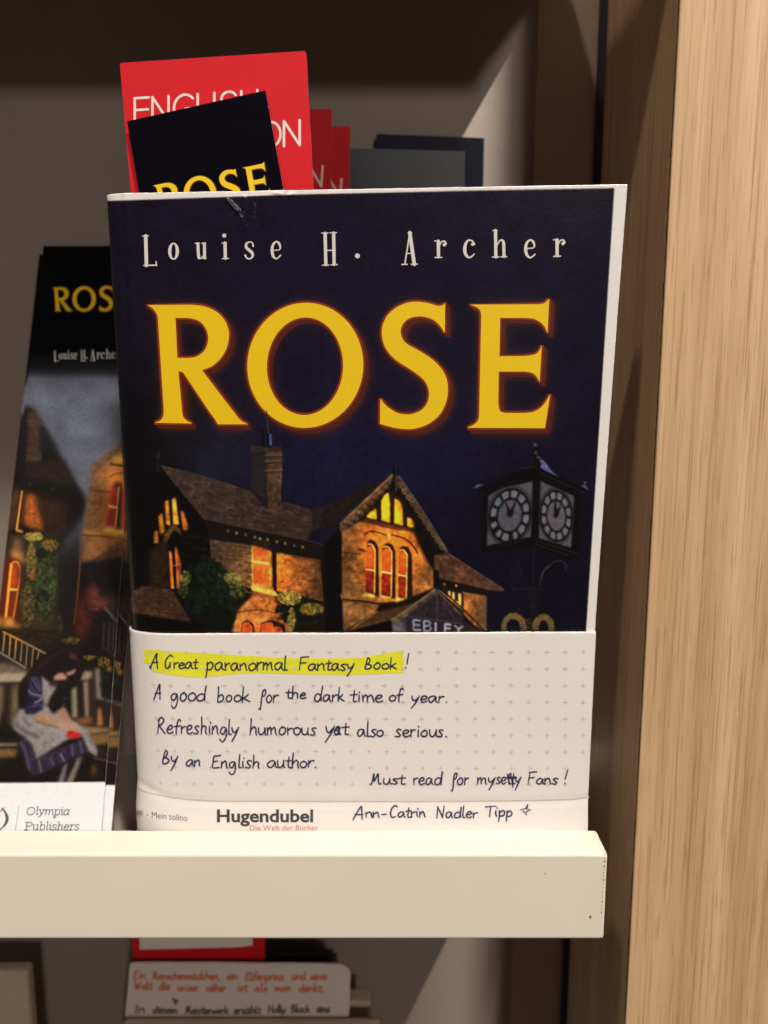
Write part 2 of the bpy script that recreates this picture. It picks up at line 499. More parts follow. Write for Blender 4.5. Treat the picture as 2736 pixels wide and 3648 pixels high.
# ------------------------------------------------------------------ printed pictures (numpy painter working in photo pixels)
class Canvas:
    def __init__(self, x0, y0, x1, y1, sc, base):
        self.x0, self.y0, self.sc = x0, y0, sc
        self.w, self.h = int((x1 - x0) * sc), int((y1 - y0) * sc)
        self.im = np.ones((self.h, self.w, 3)) * np.asarray(base, float)
        self.tf = lambda x, y: (x, y)
    def zoom(self, x0, y0, s):
        self.tf = lambda x, y: (x0 + x / s, y0 + y / s)
        self.zs = s
    def pts(self, p):
        return np.array([((a - self.x0) * self.sc, (b - self.y0) * self.sc) for a, b in (self.tf(x, y) for x, y in p)])
    def cover(self, p):
        """antialiased coverage of a polygon (canvas pixels) -> (slice, mask)"""
        pad = 1
        xa, xb = max(int(p[:, 0].min()) - pad, 0), min(int(p[:, 0].max()) + 2 + pad, self.w)
        ya, yb = max(int(p[:, 1].min()) - pad, 0), min(int(p[:, 1].max()) + 2 + pad, self.h)
        if xb <= xa or yb <= ya: return None
        S = 3
        X = xa + (np.arange((xb - xa) * S) + 0.5) / S
        Y = ya + (np.arange((yb - ya) * S) + 0.5) / S
        m = np.zeros((len(Y), len(X)), bool)
        n = len(p)
        for i in range(n):
            (ax, ay), (bx, by) = p[i], p[(i + 1) % n]
            if ay == by: continue
            r = (Y >= min(ay, by)) & (Y < max(ay, by))
            if not r.any(): continue
            xi = ax + (Y[r] - ay) * (bx - ax) / (by - ay)
            m[r] ^= X[None, :] < xi[:, None]
        m = m.reshape(yb - ya, S, xb - xa, S).mean((1, 3))
        return (slice(ya, yb), slice(xa, xb)), m
    def mask(self, p, blur=0.0):
        full = np.zeros((self.h, self.w))
        r = self.cover(p)
        if r is not None: full[r[0]] = r[1]
        return gblur(full, blur) if blur else full
    def poly(self, p, c, a=1.0, blur=0.0, c2=None, axis='x', tex=0.0, smooth=False, wob=0.0):
        q = self.pts(p)
        if smooth: q = catmull(q, 6, True)
        if wob:
            q = catmull(q, 5, True) if smooth else dens(q, 5.0)
            q = q + RNG.normal(0, wob, q.shape)
        c = np.asarray(c, float)
        if blur:
            pad = blur * 3
            sl, m = self.blurred(q, blur)
        else:
            r = self.cover(q)
            if r is None: return
            sl, m = r
        col = np.ones(m.shape + (3,)) * c
        if c2 is not None:
            n = m.shape[1] if axis == 'x' else m.shape[0]
            t = np.linspace(0, 1, n)
            t = t[None, :, None] if axis == 'x' else t[:, None, None]
            col = c * (1 - t) + np.asarray(c2, float) * t + col * 0
        if tex:
            col = col * (1 + tex * (vnoise(m.shape, 6) + 0.7 * vnoise(m.shape, 2.2)))[..., None]
        m = (m * a)[..., None]
        self.im[sl] = self.im[sl] * (1 - m) + np.clip(col, 0, 255) * m
    def blurred(self, q, blur):
        b = max(int(blur * 3) + 1, 4)
        xa, xb = max(int(q[:, 0].min()) - b, 0), min(int(q[:, 0].max()) + b, self.w)
        ya, yb = max(int(q[:, 1].min()) - b, 0), min(int(q[:, 1].max()) + b, self.h)
        full = np.zeros((max(yb - ya, 1), max(xb - xa, 1)))
        r = self.cover(q)
        if r is not None:
            (sy, sx), m = r
            full[sy.start - ya:sy.stop - ya, sx.start - xa:sx.stop - xa] = m
        return (slice(ya, ya + full.shape[0]), slice(xa, xa + full.shape[1])), gblur(full, blur)
    def line(self, p, w, c, a=1.0, smooth=False, w1=None, blur=0.0):
        """brush stroke, w in units of the current zoom"""
        q = self.pts(p)
        if smooth: q = catmull(q, 6)
        k = self.sc / self.zs
        n = len(q)
        ws = np.linspace(w, w if w1 is None else w1, n) * k / 2
        d = np.gradient(q, axis=0)
        d /= np.maximum(np.hypot(d[:, 0], d[:, 1]), 1e-9)[:, None]
        nn = np.stack([-d[:, 1], d[:, 0]], 1) * ws[:, None]
        poly = np.vstack([q + nn, (q - nn)[::-1]])
        sv = self.tf; self.tf = lambda x, y: (self.x0 + x / self.sc, self.y0 + y / self.sc)
        self.poly(poly, c, a, blur)
        self.tf = sv
    def dabs(self, cx, cy, rx, ry, cols, n, size, a=0.8, squash=0.7):
        for i in range(n):
            t, r = random.uniform(0, 6.283), math.sqrt(random.random())
            x, y = cx + rx * r * math.cos(t), cy + ry * r * math.sin(t)
            s = size * random.uniform(0.5, 1.3)
            an = random.uniform(0, 3.14)
            p = [(x + s * math.cos(u) * math.cos(an) - s * squash * math.sin(u) * math.sin(an),
                  y + s * math.cos(u) * math.sin(an) + s * squash * math.sin(u) * math.cos(an)) for u in np.linspace(0, 5.6, 7)]
            self.poly(p, random.choice(cols), a * random.uniform(.6, 1))
    def hatch(self, p, c, n, slope0, slope1, a=0.5, w=3, jit=2.0):
        """tile or masonry courses: n lines from the left to the right edge of the quad p (tl, tr, br, bl)"""
        tl, tr, br, bl = [np.array(v, float) for v in p]
        for i in range(n):
            t = (i + .5) / n
            A, B = tl + (bl - tl) * t, tr + (br - tr) * t
            s = 0.0
            while s < 1:
                e = min(s + random.uniform(.08, .3), 1)
                P0, P1 = A + (B - A) * s, A + (B - A) * e
                j = random.uniform(-jit, jit)
                self.line([(P0[0], P0[1] + j), ((P0[0] + P1[0]) / 2, (P0[1] + P1[1]) / 2 + j + random.uniform(-jit, jit) * .5), (P1[0], P1[1] + j)], w * random.uniform(.6, 1.3), c, a * random.uniform(.3, 1))
                s = e + random.uniform(0, .04)
    def sample(self, x, y):
        fx = np.clip((x - self.x0) * self.sc - .5, 0, self.w - 1.001); fy = np.clip((y - self.y0) * self.sc - .5, 0, self.h - 1.001)
        ix, iy = fx.astype(int), fy.astype(int)
        ix2, iy2 = np.minimum(ix + 1, self.w - 1), np.minimum(iy + 1, self.h - 1)
        tx, ty = (fx - ix)[:, None], (fy - iy)[:, None]
        I = self.im
        return (I[iy, ix] * (1 - tx) + I[iy, ix2] * tx) * (1 - ty) + (I[iy2, ix] * (1 - tx) + I[iy2, ix2] * tx) * ty

def dens(q, step):
    out = []
    n = len(q)
    for i in range(n):
        a, b = q[i], q[(i + 1) % n]
        k = max(int(np.hypot(*(b - a)) / step), 1)
        for j in range(k): out.append(a + (b - a) * j / k)
    return np.array(out)
def gblur(m, s):
    r = int(s * 3) + 1
    k = np.exp(-0.5 * (np.arange(-r, r + 1) / s) ** 2); k /= k.sum()
    f = np.pad(m, r, mode='edge')
    n = f.shape
    # separable convolution by shifted sums
    o = sum(k[i] * f[:, i:i + m.shape[1]] for i in range(2 * r + 1))
    return sum(k[i] * o[i:i + m.shape[0]] for i in range(2 * r + 1))
def vnoise(shape, cell):
    h, w = int(shape[0] / cell) + 3, int(shape[1] / cell) + 3
    g = RNG.uniform(-1, 1, (h, w))
    y = np.arange(shape[0]) / cell; x = np.arange(shape[1]) / cell
    iy, ix = y.astype(int), x.astype(int)
    ty, tx = (y - iy)[:, None], (x - ix)[None, :]
    ty = ty * ty * (3 - 2 * ty); tx = tx * tx * (3 - 2 * tx)
    a = g[iy][:, ix]; b = g[iy][:, ix + 1]; c = g[iy + 1][:, ix]; d = g[iy + 1][:, ix + 1]
    return (a * (1 - tx) + b * tx) * (1 - ty) + (c * (1 - tx) + d * tx) * ty

# title letters (coordinates of two enlargements of the cover, turned into photo pixels)
ZA = lambda x, y: (350 + x / 1.8433, 650 + y / 1.8433)
ZB = lambda x, y: (1230 + x / 1.659, 650 + y / 1.659)
def bez(pts, T):
    """corner points are plain tuples; a list inside is a run to be smoothed"""
    out = []
    for p in pts:
        if isinstance(p, list): out += [tuple(q) for q in catmull(np.array([T(*c) for c in p]), 6)]
        else: out.append(T(*p))
    return out
TITLE = {
 'R': [bez([(325,805), (600,803), [(600,803),(690,812),(770,845),(828,900),(856,965),(858,1020),(845,1085),(805,1155),(750,1205),(690,1230)], (683,1233),
            [(683,1233),(790,1375),(890,1505),(935,1560),(985,1588)], (785,1588), [(785,1588),(765,1552),(720,1490),(640,1370),(560,1250)], (527,1238), (549,1470), [(549,1470),(556,1530),(580,1562),(618,1583)], (370,1578),
            [(370,1578),(408,1562),(428,1530),(430,1480)], (393,905), [(393,905),(387,868),(362,832),(325,805)]], ZA),
       bez([(508,890), [(508,890),(600,892),(662,910),(704,955),(722,1012),(714,1072),(680,1122),(620,1150),(520,1151)]], ZA)],
 'O': [[ZA(1360 + 381 * math.cos(t) , 1201 + 411 * math.sin(t) - 6 * math.cos(t)) for t in np.linspace(0, 2 * math.pi, 60)[:-1]],
       [ZA(1358 + 250 * math.cos(t), 1207 + 320 * math.sin(t) - 6 * math.cos(t)) for t in np.linspace(0, 2 * math.pi, 50)[:-1]]],
 'S': [bez([(590,715), (588,890), [(588,890),(560,848),(520,812),(475,796),(430,792),(380,803),(345,832),(328,872),(335,915),(362,952),(425,988),(500,1035),(560,1090),(595,1150),(607,1215),(598,1290),(560,1370),(490,1428),(420,1453),(360,1458),(290,1450),(205,1427)],
            (207,1277), [(207,1277),(245,1322),(300,1358),(350,1370),(402,1366),(452,1343),(485,1300),(495,1245),(480,1190),(440,1145),(380,1102),(300,1050),(245,990),(220,925),(218,860),(240,800),(290,747),(360,713),(430,705),(500,716),(545,729),(572,727),(590,715)]], ZB)],
 'E': [bez([(738,722), (1140,720), [(1140,720),(1175,714),(1205,687)], (1195,890), [(1195,890),(1178,855),(1150,825),(1110,806),(1060,801)], (915,801), (911,1027), [(1060,1026),(1120,1016),(1145,995),(1161,962)], (1148,1180),
            [(1148,1180),(1130,1148),(1102,1125),(1060,1118)], (907,1118), (904,1300), [(904,1300),(909,1335),(920,1355),(945,1362)], [(1060,1362),(1120,1352),(1170,1315),(1211,1250)], (1180,1452), (720,1450),
            [(720,1450),(760,1430),(785,1405),(791,1370)], (803,790), [(803,790),(798,760),(780,740),(738,722)]], ZB)],
}

# author's name: thick stems, slab feet; (thin, thick) strokes in enlargement pixels
def author_glyphs():
    g = []
    def S(T, pts, w, smooth=False):
        p = np.array([T(*q) for q in pts], float)
        g.append((catmull(p, 6) if smooth else p, (np.asarray(w, float) if not np.isscalar(w) else w) / (1.8433 if T is ZA else 1.659)))
    def ell(T, cx, cy, rx, ry, thin, thick, a0=0, a1=360):
        t = np.radians(np.linspace(a0, a1, 28))
        p = np.array([T(cx + rx * math.cos(u), cy + ry * math.sin(u)) for u in t])
        g.append((p, (thin + (thick - thin) * np.abs(np.cos(t)) ** 1.5) / (1.8433 if T is ZA else 1.659)))
    A, B = ZA, ZB
    # L
    S(A, [(312,352),(317,545)], 23); S(A, [(292,352),(330,350)], 7); S(A, [(300,545),(384,543)], 9); S(A, [(383,546),(380,520)], 8)
    ell(A, 495,452, 25,52, 8,21)
    # u
    S(A, [(655,402),(658,470),(662,495)], 19, True); S(A, [(662,495),(676,500),(692,480)], [14,8,8]); S(A, [(697,402),(699,496)], 19); S(A, [(637,400),(664,399)], 7); S(A, [(680,400),(706,399)], 7); S(A, [(690,499),(710,498)], 6)
    # i
    S(A, [(833,398),(835,498)], 21); S(A, [(814,398),(842,397)], 7); S(A, [(815,500),(856,499)], 7); g.append((np.array([A(828,349), A(829,350)]), 27 / 1.8433))
    # s
    S(A, [(1018,418),(1012,397),(994,391),(974,402),(972,425),(990,444),(1010,462),(1014,484),(998,501),(978,498),(965,478)], [12,8,8,14,18,20,20,15,9,9,13], True)
    # e
    S(A, [(1145,446),(1192,440),(1190,405),(1170,389),(1148,410),(1142,448),(1150,486),(1172,500),(1198,478)], [6,7,16,9,16,20,17,9,8], True)
    # H
    S(A, [(1490,335),(1495,540)], 21); S(A, [(1546,333),(1549,538)], 21); S(A, [(1492,447),(1548,445)], 7)
    for x, y in ((1490,333),(1545,331),(1494,543),(1550,541)): S(A, [(x - 22, y), (x + 20, y - 1)], 7)
    g.append((np.array([B(72,434), B(73,434)]), 29 / 1.659))
    # A
    S(B, [(381,298),(352,484)], 8); S(B, [(381,297),(408,484)], 21); S(B, [(362,420),(396,419)], 6); S(B, [(334,485),(366,484)], 7); S(B, [(390,484),(426,483)], 7); S(B, [(372,297),(392,297)], 6)
    # r
    for x, y in ((528,342),(1229,335)):
        S(B, [(x + 22, y + 5), (x + 23, y + 98)], 19); S(B, [(x, y + 4), (x + 28, y + 3)], 6); S(B, [(x + 2, y + 102), (x + 43, y + 101)], 7)
        S(B, [(x + 26, y + 40), (x + 40, y + 10), (x + 58, y + 6), (x + 66, y + 20)], [7, 8, 10, 14], True); g.append((np.array([B(x + 57, y + 27), B(x + 58, y + 27)]), 19 / 1.659))
    # c
    S(B, [(762,365),(750,346),(728,342),(712,362),(706,398),(714,430),(736,444),(762,424)], [12,9,9,17,20,17,9,7], True); g.append((np.array([B(752,366), B(753,366)]), 18 / 1.659))
    # h
    S(B, [(888,285),(890,440)], 19); S(B, [(872,285),(896,284)], 6); S(B, [(870,441),(908,440)], 7); S(B, [(897,372),(912,346),(928,342),(936,362),(938,438)], [7,8,12,18,18], True); S(B, [(920,440),(954,439)], 7)
    # e
    S(B, [(1068,390),(1114,385),(1112,354),(1092,340),(1072,360),(1066,396),(1074,430),(1096,444),(1122,424)], [6,7,15,9,15,19,16,9,7], True)
    return g
AUTHOR = author_glyphs()

def paint_cover():
    C = Canvas(360, 640, 2260, 2280, 0.55, (19, 15, 27))
    H, W = C.h, C.w
    yy, xx = np.mgrid[0:H, 0:W]
    X = C.x0 + xx / C.sc; Y = C.y0 + yy / C.sc
    def glow(cx, cy, rx, ry, c, a):
        m = np.exp(-(((X - cx) / rx) ** 2 + ((Y - cy) / ry) ** 2))[..., None] * a
        C.im[:] = C.im * (1 - m) + np.array(c, float) * m
    glow(1150, 1000, 900, 500, (24, 18, 32), .8)
    glow(1450, 1200, 600, 260, (20, 16, 31), .8)
    glow(1230, 1640, 420, 220, (23, 20, 45), .8)
    glow(1560, 1600, 260, 160, (22, 19, 43), .6)
    glow(560, 1900, 260, 700, (11, 9, 8), .9)
    glow(1900, 2000, 380, 400, (15, 12, 22), .8)
    glow(760, 1640, 160, 160, (36, 36, 46), .5)
    C.im *= (1 + 0.10 * vnoise((H, W), 40) + 0.10 * vnoise((H, W), 9) + .05 * vnoise((H, W), 3))[..., None]
    # soft orange halo round the title
    m = np.zeros((H, W))
    C.tf = lambda x, y: (x, y); C.zs = 1.0
    for k, rings in TITLE.items():
        for i, r in enumerate(rings):
            for dx in (0, 8, 16):
                c = C.cover(C.pts([(x + dx, y + dx) for x, y in r]))
                if i == 0: m[c[0]] = np.maximum(m[c[0]], c[1])
                elif dx == 8: m[c[0]] *= 1 - c[1]
    h1 = np.clip(gblur(m, 7) * 1.25, 0, 1)[..., None]
    h2 = np.clip(gblur(m, 22), 0, 1)[..., None]
    C.im[:] = C.im * (1 - .34 * h2) + np.array((74, 44, 40)) * .34 * h2
    C.im[:] = C.im * (1 - .68 * h1) + np.array((122, 52, 16)) * .68 * h1
    # ---- left house
    C.zoom(430, 1400, 1.8433)
    BLK = (15, 11, 11)
    C.poly([(245,470),(560,830),(600,960),(600,1560),(60,1570),(150,1180),(195,900)], BLK, .95, 3)
    C.poly([(585,950),(1340,1000),(1340,1575),(560,1575)], (24,16,12), 1)
    C.poly([(860,370),(960,385),(965,700),(860,640)], (34,29,27), .9, 2, tex=.15)
    C.hatch([(858,400),(958,400),(960,690),(858,630)], (52,44,38), 26, 0, 0, .5, 3)
    roof = [(262,475),(470,525),(690,590),(860,650),(960,765),(1075,715),(1160,735),(1258,768),(1258,900),(1215,965),(900,902),(545,825),(400,650)]
    C.poly(roof, (62,47,40), 1, c2=(54,37,30), tex=.16)
    for i in range(30):
        t = i / 30
        y0, y1 = 480 + t * 350, 765 + t * 205
        x0 = 268 + t * 280
        n = 16
        seg = [(x0 + (1250 - x0) * k / n, y0 + (y1 - y0) * (k / n) ** 1.06 + random.uniform(-2.5, 2.5)) for k in range(n + 1)]
        for k in range(n):
            xm, ym = seg[k]
            if ym < 480 + max(0, (xm - 262)) * .285 - 6: continue
            if 955 < xm < 1075 and ym < 790: continue
            C.line([seg[k], seg[k + 1]], random.uniform(2.5, 5), random.choice([(34,25,21),(40,29,24),(84,66,54)]), random.uniform(.25, .75))
    C.line([(545,826),(900,902),(1215,966),(1335,1000)], 7, (96,76,64), .65)
    C.line([(262,475),(400,650),(545,826)], 5, (74,62,54), .6)
    C.line([(262,475),(470,525),(690,590),(860,650)], 4, (74,60,52), .5)
    C.poly([(1258,770),(1450,700),(1660,590),(1650,650),(1450,860),(1258,900)], (33,25,21), 1, tex=.2)
    C.hatch([(1262,775),(1650,600),(1460,850),(1262,890)], (62,48,40), 14, 0, 0, .4, 3)
    # chimney
    C.poly([(955,385),(1058,378),(1062,520),(1050,640),(1060,770),(1075,800),(965,775),(960,520)], (70,49,37), 1, c2=(84,58,42), tex=.18)
    C.hatch([(960,400),(1056,395),(1056,770),(964,765)], (40,27,20), 24, 0, 0, .7, 4)
    for y in (412, 450, 512): C.line([(945,y),(1062,y - 6)], 10, (100,72,50), .7); C.line([(945,y + 10),(1062,y + 4)], 8, (28,20,16), .8)
    C.poly([(850,345),(1058,350),(1060,385),(855,392)], (44,34,28), 1, tex=.2)
    for x, w, y in ((935,26,240),(965,20,120),(985,22,270)): C.line([(x - 3,y),(x + 4,355)], w * .55, (17,15,18), 1, w1=w)
    C.line([(957,112),(972,355)], 13, (14,12,14), 1)
    C.line([(982,268),(986,345)], 12, (84,90,140), .9, w1=17)
    C.line([(966,225),(969,238)], 9, (70,74,110), .8); C.line([(963,160),(964,200)], 6, (26,22,26), 1)
    C.line([(243,380),(247,520)], 8, (48,44,54), .8); C.line([(246,395),(246,430)], 8, (62,60,80), .7)
    # half-timbered gable
    for p, c in (([(292,718),(312,700),(326,872),(300,862)], (196,124,32)), ([(336,700),(360,688),(382,862),(346,862)], (222,152,44)), ([(392,772),(412,778),(442,868),(436,902),(410,900)], (176,98,36)),
                 ([(252,812),(272,788),(286,905),(262,936)], (190,112,30)), ([(224,912),(240,902),(246,986),(222,986)], (186,112,36))):
        C.poly(p, c, 1, 1.0, tex=.08)
    C.poly([(262,1010),(300,910),(345,862),(385,885),(402,940),(372,905),(340,905),(300,985)], (74,52,26), 1, 1.2, tex=.25)
    C.poly([(190,1040),(300,960),(320,1290),(180,1285)], (40,27,17), .9, 4, tex=.2)
    C.poly([(318,1035),(336,1050),(348,1285),(330,1282)], (206,96,36), 1, .8); C.poly([(358,1012),(368,1012),(398,1120),(388,1290),(366,1285),(362,1120)], (150,66,32), 1, .8, c2=(84,38,24))
    C.line([(322,1040),(345,1285)], 6, (230,150,70), .9); C.line([(358,1012),(380,1285)], 6, (190,110,52), .9); C.line([(330,1140),(395,1120)], 5, (200,140,80), .8)
    for i in range(16):
        x = random.uniform(390, 560); y = random.uniform(930, 1130)
        C.line([(x,y),(x + random.uniform(20, 60),y - random.uniform(0, 12))], 5, (58,42,28), .5)
    # masonry wall with the lit window
    C.poly([(585,960),(870,1000),(870,1290),(600,1190)], (72,52,36), 1, c2=(118,80,46), tex=.2)
    C.poly([(1024,1045),(1310,1095),(1332,1368),(1180,1340),(1024,1300)], (196,108,40), 1, c2=(72,48,32), tex=.2)
    C.hatch([(590,970),(866,1005),(866,1285),(600,1185)], (38,26,20), 19, 0, 0, .75, 5, 5)
    C.hatch([(1028,1055),(1312,1100),(1330,1362),(1028,1298)], (60,38,24), 18, 0, 0, .7, 5, 5)
    C.hatch([(590,975),(866,1010),(866,1285),(600,1185)], (120,86,58), 12, 0, 0, .4, 5, 6)
    C.poly([(858,1000),(1000,1018),(1004,1300),(862,1270)], (204,142,62), 1, tex=.1)
    C.poly([(872,1012),(974,1024),(976,1112),(872,1100)], (196,78,32), 1, c2=(214,108,46), axis='y', tex=.14)
    C.poly([(872,1120),(978,1132),(978,1268),(872,1250)], (222,104,46), 1, c2=(200,86,34), axis='y', tex=.12)
    C.line([(868,1106),(982,1121)], 11, (238,196,104), 1); C.line([(984,1022),(990,1292)], 10, (150,100,48), .8)
    C.poly([(990,1000),(1022,1008),(1026,1296),(996,1272)], (22,14,12), 1, .8)
    C.poly([(858,1266),(1008,1298),(1034,1330),(1000,1330),(862,1298)], (236,186,78), 1, .6)
    C.line([(820,1318),(1030,1345),(1320,1372)], 12, (26,16,11), .9); C.line([(820,1305),(1030,1336)], 6, (150,96,48), .7)
    C.poly([(545,830),(900,905),(1215,968),(1345,1002),(1335,1095),(1024,1050),(862,1000),(585,958)], (23,17,15), .96, 2)
    for x, y in ((705,905),(760,918),(820,930),(880,945),(915,958),(965,962),(1025,978),(1080,988),(1140,1002),(1195,1012)):
        C.poly([(x - 9,y - 8),(x + 9,y - 8),(x + 7,y + 6),(x,y + 13),(x - 7,y + 6)], random.choice([(126,106,78),(150,122,78),(96,84,74)]), .85)
    for x in range(880, 990, 14): C.line([(x, 965),(x - 3, 1010)], 5, (92,56,26), .6)
    # arch below
    C.poly([(735,1572),(745,1470),(800,1395),(870,1330),(960,1345),(1060,1400),(1110,1572)], (176,108,54), 1, 2, c2=(150,84,40), tex=.16)
    C.poly([(870,1300),(1020,1335),(1010,1420),(880,1400)], (168,98,46), .8, 5, tex=.2)
    C.line([(745,1455),(800,1435),(900,1425),(1010,1445),(1095,1490)], 9, (70,40,20), .8, True); C.line([(950,1420),(955,1490)], 10, (196,128,66), .8)
    for x0, x1 in ((795,882),(920,1085)):
        C.poly([(x0,1510),((x0 + x1) / 2 - 10,1488),(x1 - 8,1520),(x1,1575),(x0 - 5,1575)], (40,20,14), 1)
    C.poly([(798,1520),(832,1510),(856,1535),(860,1575),(795,1575)], (172,62,30), 1, tex=.1); C.poly([(925,1522),(985,1512),(1000,1540),(1005,1575),(920,1575)], (180,66,32), 1); C.poly([(1010,1540),(1050,1545),(1062,1575),(1012,1575)], (160,56,26), 1)
    C.line([(800,1520),(832,1508),(858,1535),(862,1575)], 5, (224,136,60), .9, True); C.line([(928,1520),(985,1510),(1002,1540),(1006,1575)], 5, (224,136,60), .9, True); C.line([(1012,1540),(1048,1542),(1062,1575)], 5, (214,126,52), .9, True)
    # climbers
    C.dabs(560,1290,150,210, [(14,20,12),(18,26,14),(22,32,18),(12,14,10)], 520, 20, .75)
    C.dabs(640,1380,130,160, [(12,16,10),(20,30,18),(26,40,26)], 260, 18, .6)
    C.dabs(560,1180,70,70, [(16,24,16),(26,40,30)], 110, 12, .7)
    C.dabs(425,1215,38,45, [(120,108,48),(90,88,40),(60,66,30)], 110, 8, .7); C.dabs(410,1290,30,60, [(44,54,26),(70,76,34),(30,40,20)], 90, 9, .7)
    C.dabs(735,1215,62,40, [(158,138,60),(120,112,52),(70,82,36)], 130, 8, .75); C.dabs(770,1290,55,60, [(60,72,34),(100,96,44),(26,38,20)], 150, 9, .7)
    C.dabs(1180,1430,170,90, [(16,20,12),(12,13,9),(26,34,18)], 260, 16, .8)
    C.dabs(1110,1345,80,46, [(196,166,74),(170,150,70),(120,112,48),(88,80,34)], 220, 9, .8)
    C.dabs(1255,1420,78,40, [(186,134,50),(160,120,46),(96,80,32),(60,54,24)], 180, 9, .8)
    C.dabs(1120,1490,24,80, [(170,136,60),(130,108,50),(90,84,40)], 130, 8, .8)
    C.dabs(640,1480,110,80, [(12,14,10),(16,20,12)], 140, 18, .8)
    # small roof at the foot
    C.poly([(150,1268),(335,1292),(462,1500),(60,1440),(75,1300)], (84,54,34), .95, 1.5, c2=(62,40,28), tex=.2)
    C.hatch([(150,1275),(340,1300),(455,1480),(140,1430)], (34,22,16), 16, 0, 0, .85, 6, 5)
    C.line([(140,1275),(75,1420)], 6, (60,42,34), .6); C.poly([(60,1450),(465,1505),(560,1575),(60,1575)], (13,10,9), 1, 2)
    C.line([(175,1462),(450,1500)], 5, (60,40,30), .6)
    C.poly([(1332,1000),(1455,860),(1458,1575),(1345,1575)], (13,10,10), .97, 1.5)
    # ---- right gable
    C.zoom(1150, 1650, 3.318)
    C.poly([(0,560),(400,330),(830,130),(830,300),(230,730),(225,760),(0,760)], (27,20,17), .95, 2, tex=.2)
    C.hatch([(20,600),(780,190),(240,700),(20,740)], (62,48,40), 12, 0, 0, .35, 4)
    C.poly([(830,130),(880,130),(1475,1060),(1310,1260),(1310,1420),(1000,1600),(240,1000),(205,760)], (20,14,12), 1, 1)
    C.poly([(225,800),(330,740),(440,690),(1080,820),(1190,1060),(1305,1250),(1305,1500),(900,1660),(230,1620)], (122,78,40), 1, 1, c2=(150,92,42), tex=.2)
    C.poly([(430,760),(1100,850),(1200,1100),(1080,1250),(1060,1620),(470,1580),(460,1000)], (196,106,38), .95, 8, tex=.12)
    C.hatch([(228,1050),(500,1090),(490,1540),(230,1530)], (62,38,22), 22, 0, 0, .75, 9, 7)
    C.hatch([(290,760),(440,800),(440,1000),(235,1000)], (66,42,26), 9, 0, 0, .7, 9, 7)
    C.hatch([(1075,1170),(1290,1240),(1290,1500),(1075,1560)], (90,56,28), 16, 0, 0, .6, 8, 7)
    C.poly([(232,1640),(680,1670),(610,1760),(245,1990)], (128,84,46), 1, 1, c2=(150,92,44), tex=.15)
    C.hatch([(240,1690),(560,1720),(330,1890),(240,1960)], (70,44,26), 9, 0, 0, .6, 8, 6)
    C.poly([(250,985),(510,1010),(512,1050),(440,1075),(235,1050)], (112,68,34), 1, 1); C.line([(240,1050),(440,1078),(445,1085)], 14, (44,24,14), .9); C.line([(425,1010),(510,1045)], 22, (50,26,14), .9)
    # yellow panels between the studs
    for p in ([(520,625),(560,585),(630,535),(637,668),(520,640)], [(690,440),(735,370),(775,345),(797,470),(797,705),(688,672)], [(845,420),(900,445),(938,520),(950,640),(948,738),(843,708)], [(1000,640),(1045,655),(1080,700),(1086,768),(994,742)]):
        C.poly(p, (240,190,42), 1, 1, c2=(226,160,36), tex=.06)
    C.poly([(845,420),(900,445),(945,540),(945,640),(880,520),(845,480)], (176,92,30), .8, 5); C.poly([(1000,640),(1045,655),(1086,740),(1060,760),(1020,700)], (176,86,30), .75, 5); C.poly([(520,625),(560,585),(630,535),(632,580),(560,640)], (206,140,34), .6, 6)
    C.poly([(440,680),(500,650),(1085,775),(1080,815),(760,770)], (58,30,17), 1, 1); C.line([(500,690),(1060,805)], 8, (120,68,34), .6)
    C.poly([(640,440),(700,405),(690,450),(690,680),(640,668)], (30,18,12), 1, 1); C.poly([(790,330),(850,330),(842,715),(797,705)], (36,22,14), 1, 1); C.poly([(940,470),(985,520),(998,745),(952,738)], (30,18,12), 1, 1); C.poly([(480,650),(515,590),(522,645)], (30,18,12), 1)
    C.poly([(830,40),(880,40),(885,340),(862,370),(825,330)], (18,13,13), 1, 1); C.line([(866,20),(862,360)], 14, (46,42,52), .55)
    C.line([(868,150),(866,330)], 22, (84,66,52), .6)
    # bargeboards
    C.poly([(198,722),(820,130),(832,150),(800,260),(650,430),(500,590),(400,690),(240,830),(205,800)], (90,66,44), 1, 1, tex=.25)
    C.line([(200,722),(826,132)], 18, (116,96,80), .8)
    for i in range(9):
        t = i / 9; x, y = 790 - t * 540, 270 + t * 540
        C.poly([(x - 20,y - 10),(x + 18,y - 40),(x + 30,y),(x - 6,y + 34)], (20,14,12), .85, 1.5); C.line([(x - 50,y - 20),(x - 20,y - 40),(x - 30,y)], 9, (38,26,18), .9, True)
    C.line([(885,150),(1180,590),(1470,1060)], 40, (66,52,40), 1); C.line([(905,150),(1200,590),(1480,1050)], 10, (110,94,80), .6)
    for i in range(11):
        t = i / 11; x, y = 900 + t * 540, 250 + t * 800
        C.poly([(x - 8,y - 40),(x + 34,y),(x + 40,y + 44),(x + 8,y + 50),(x - 20,y + 10)], (92,74,50), .95, 1); C.poly([(x + 2,y - 8),(x + 20,y + 10),(x + 20,y + 30),(x + 4,y + 24)], (22,16,13), .95, 1)
    C.poly([(1000,480),(1060,600),(1180,830),(1300,1000),(1330,1120),(1290,1270),(1240,1180),(1130,960),(1075,800),(1060,680)], (18,12,10), .97, 3)
    # hood moulding and three arched windows
    C.line([(486,858),(540,815),(620,810),(750,852)], 15, (40,20,10), 1, True); C.line([(806,845),(960,890),(1060,970),(1125,1075)], 17, (40,20,10), 1, True)
    C.line([(440,980),(445,900),(490,830),(560,785)], 7, (120,64,26), .7, True); C.poly([(745,770),(790,780),(800,930),(765,920)], (206,124,60), .9, 1); C.line([(752,770),(756,900)], 8, (60,30,14), .8)
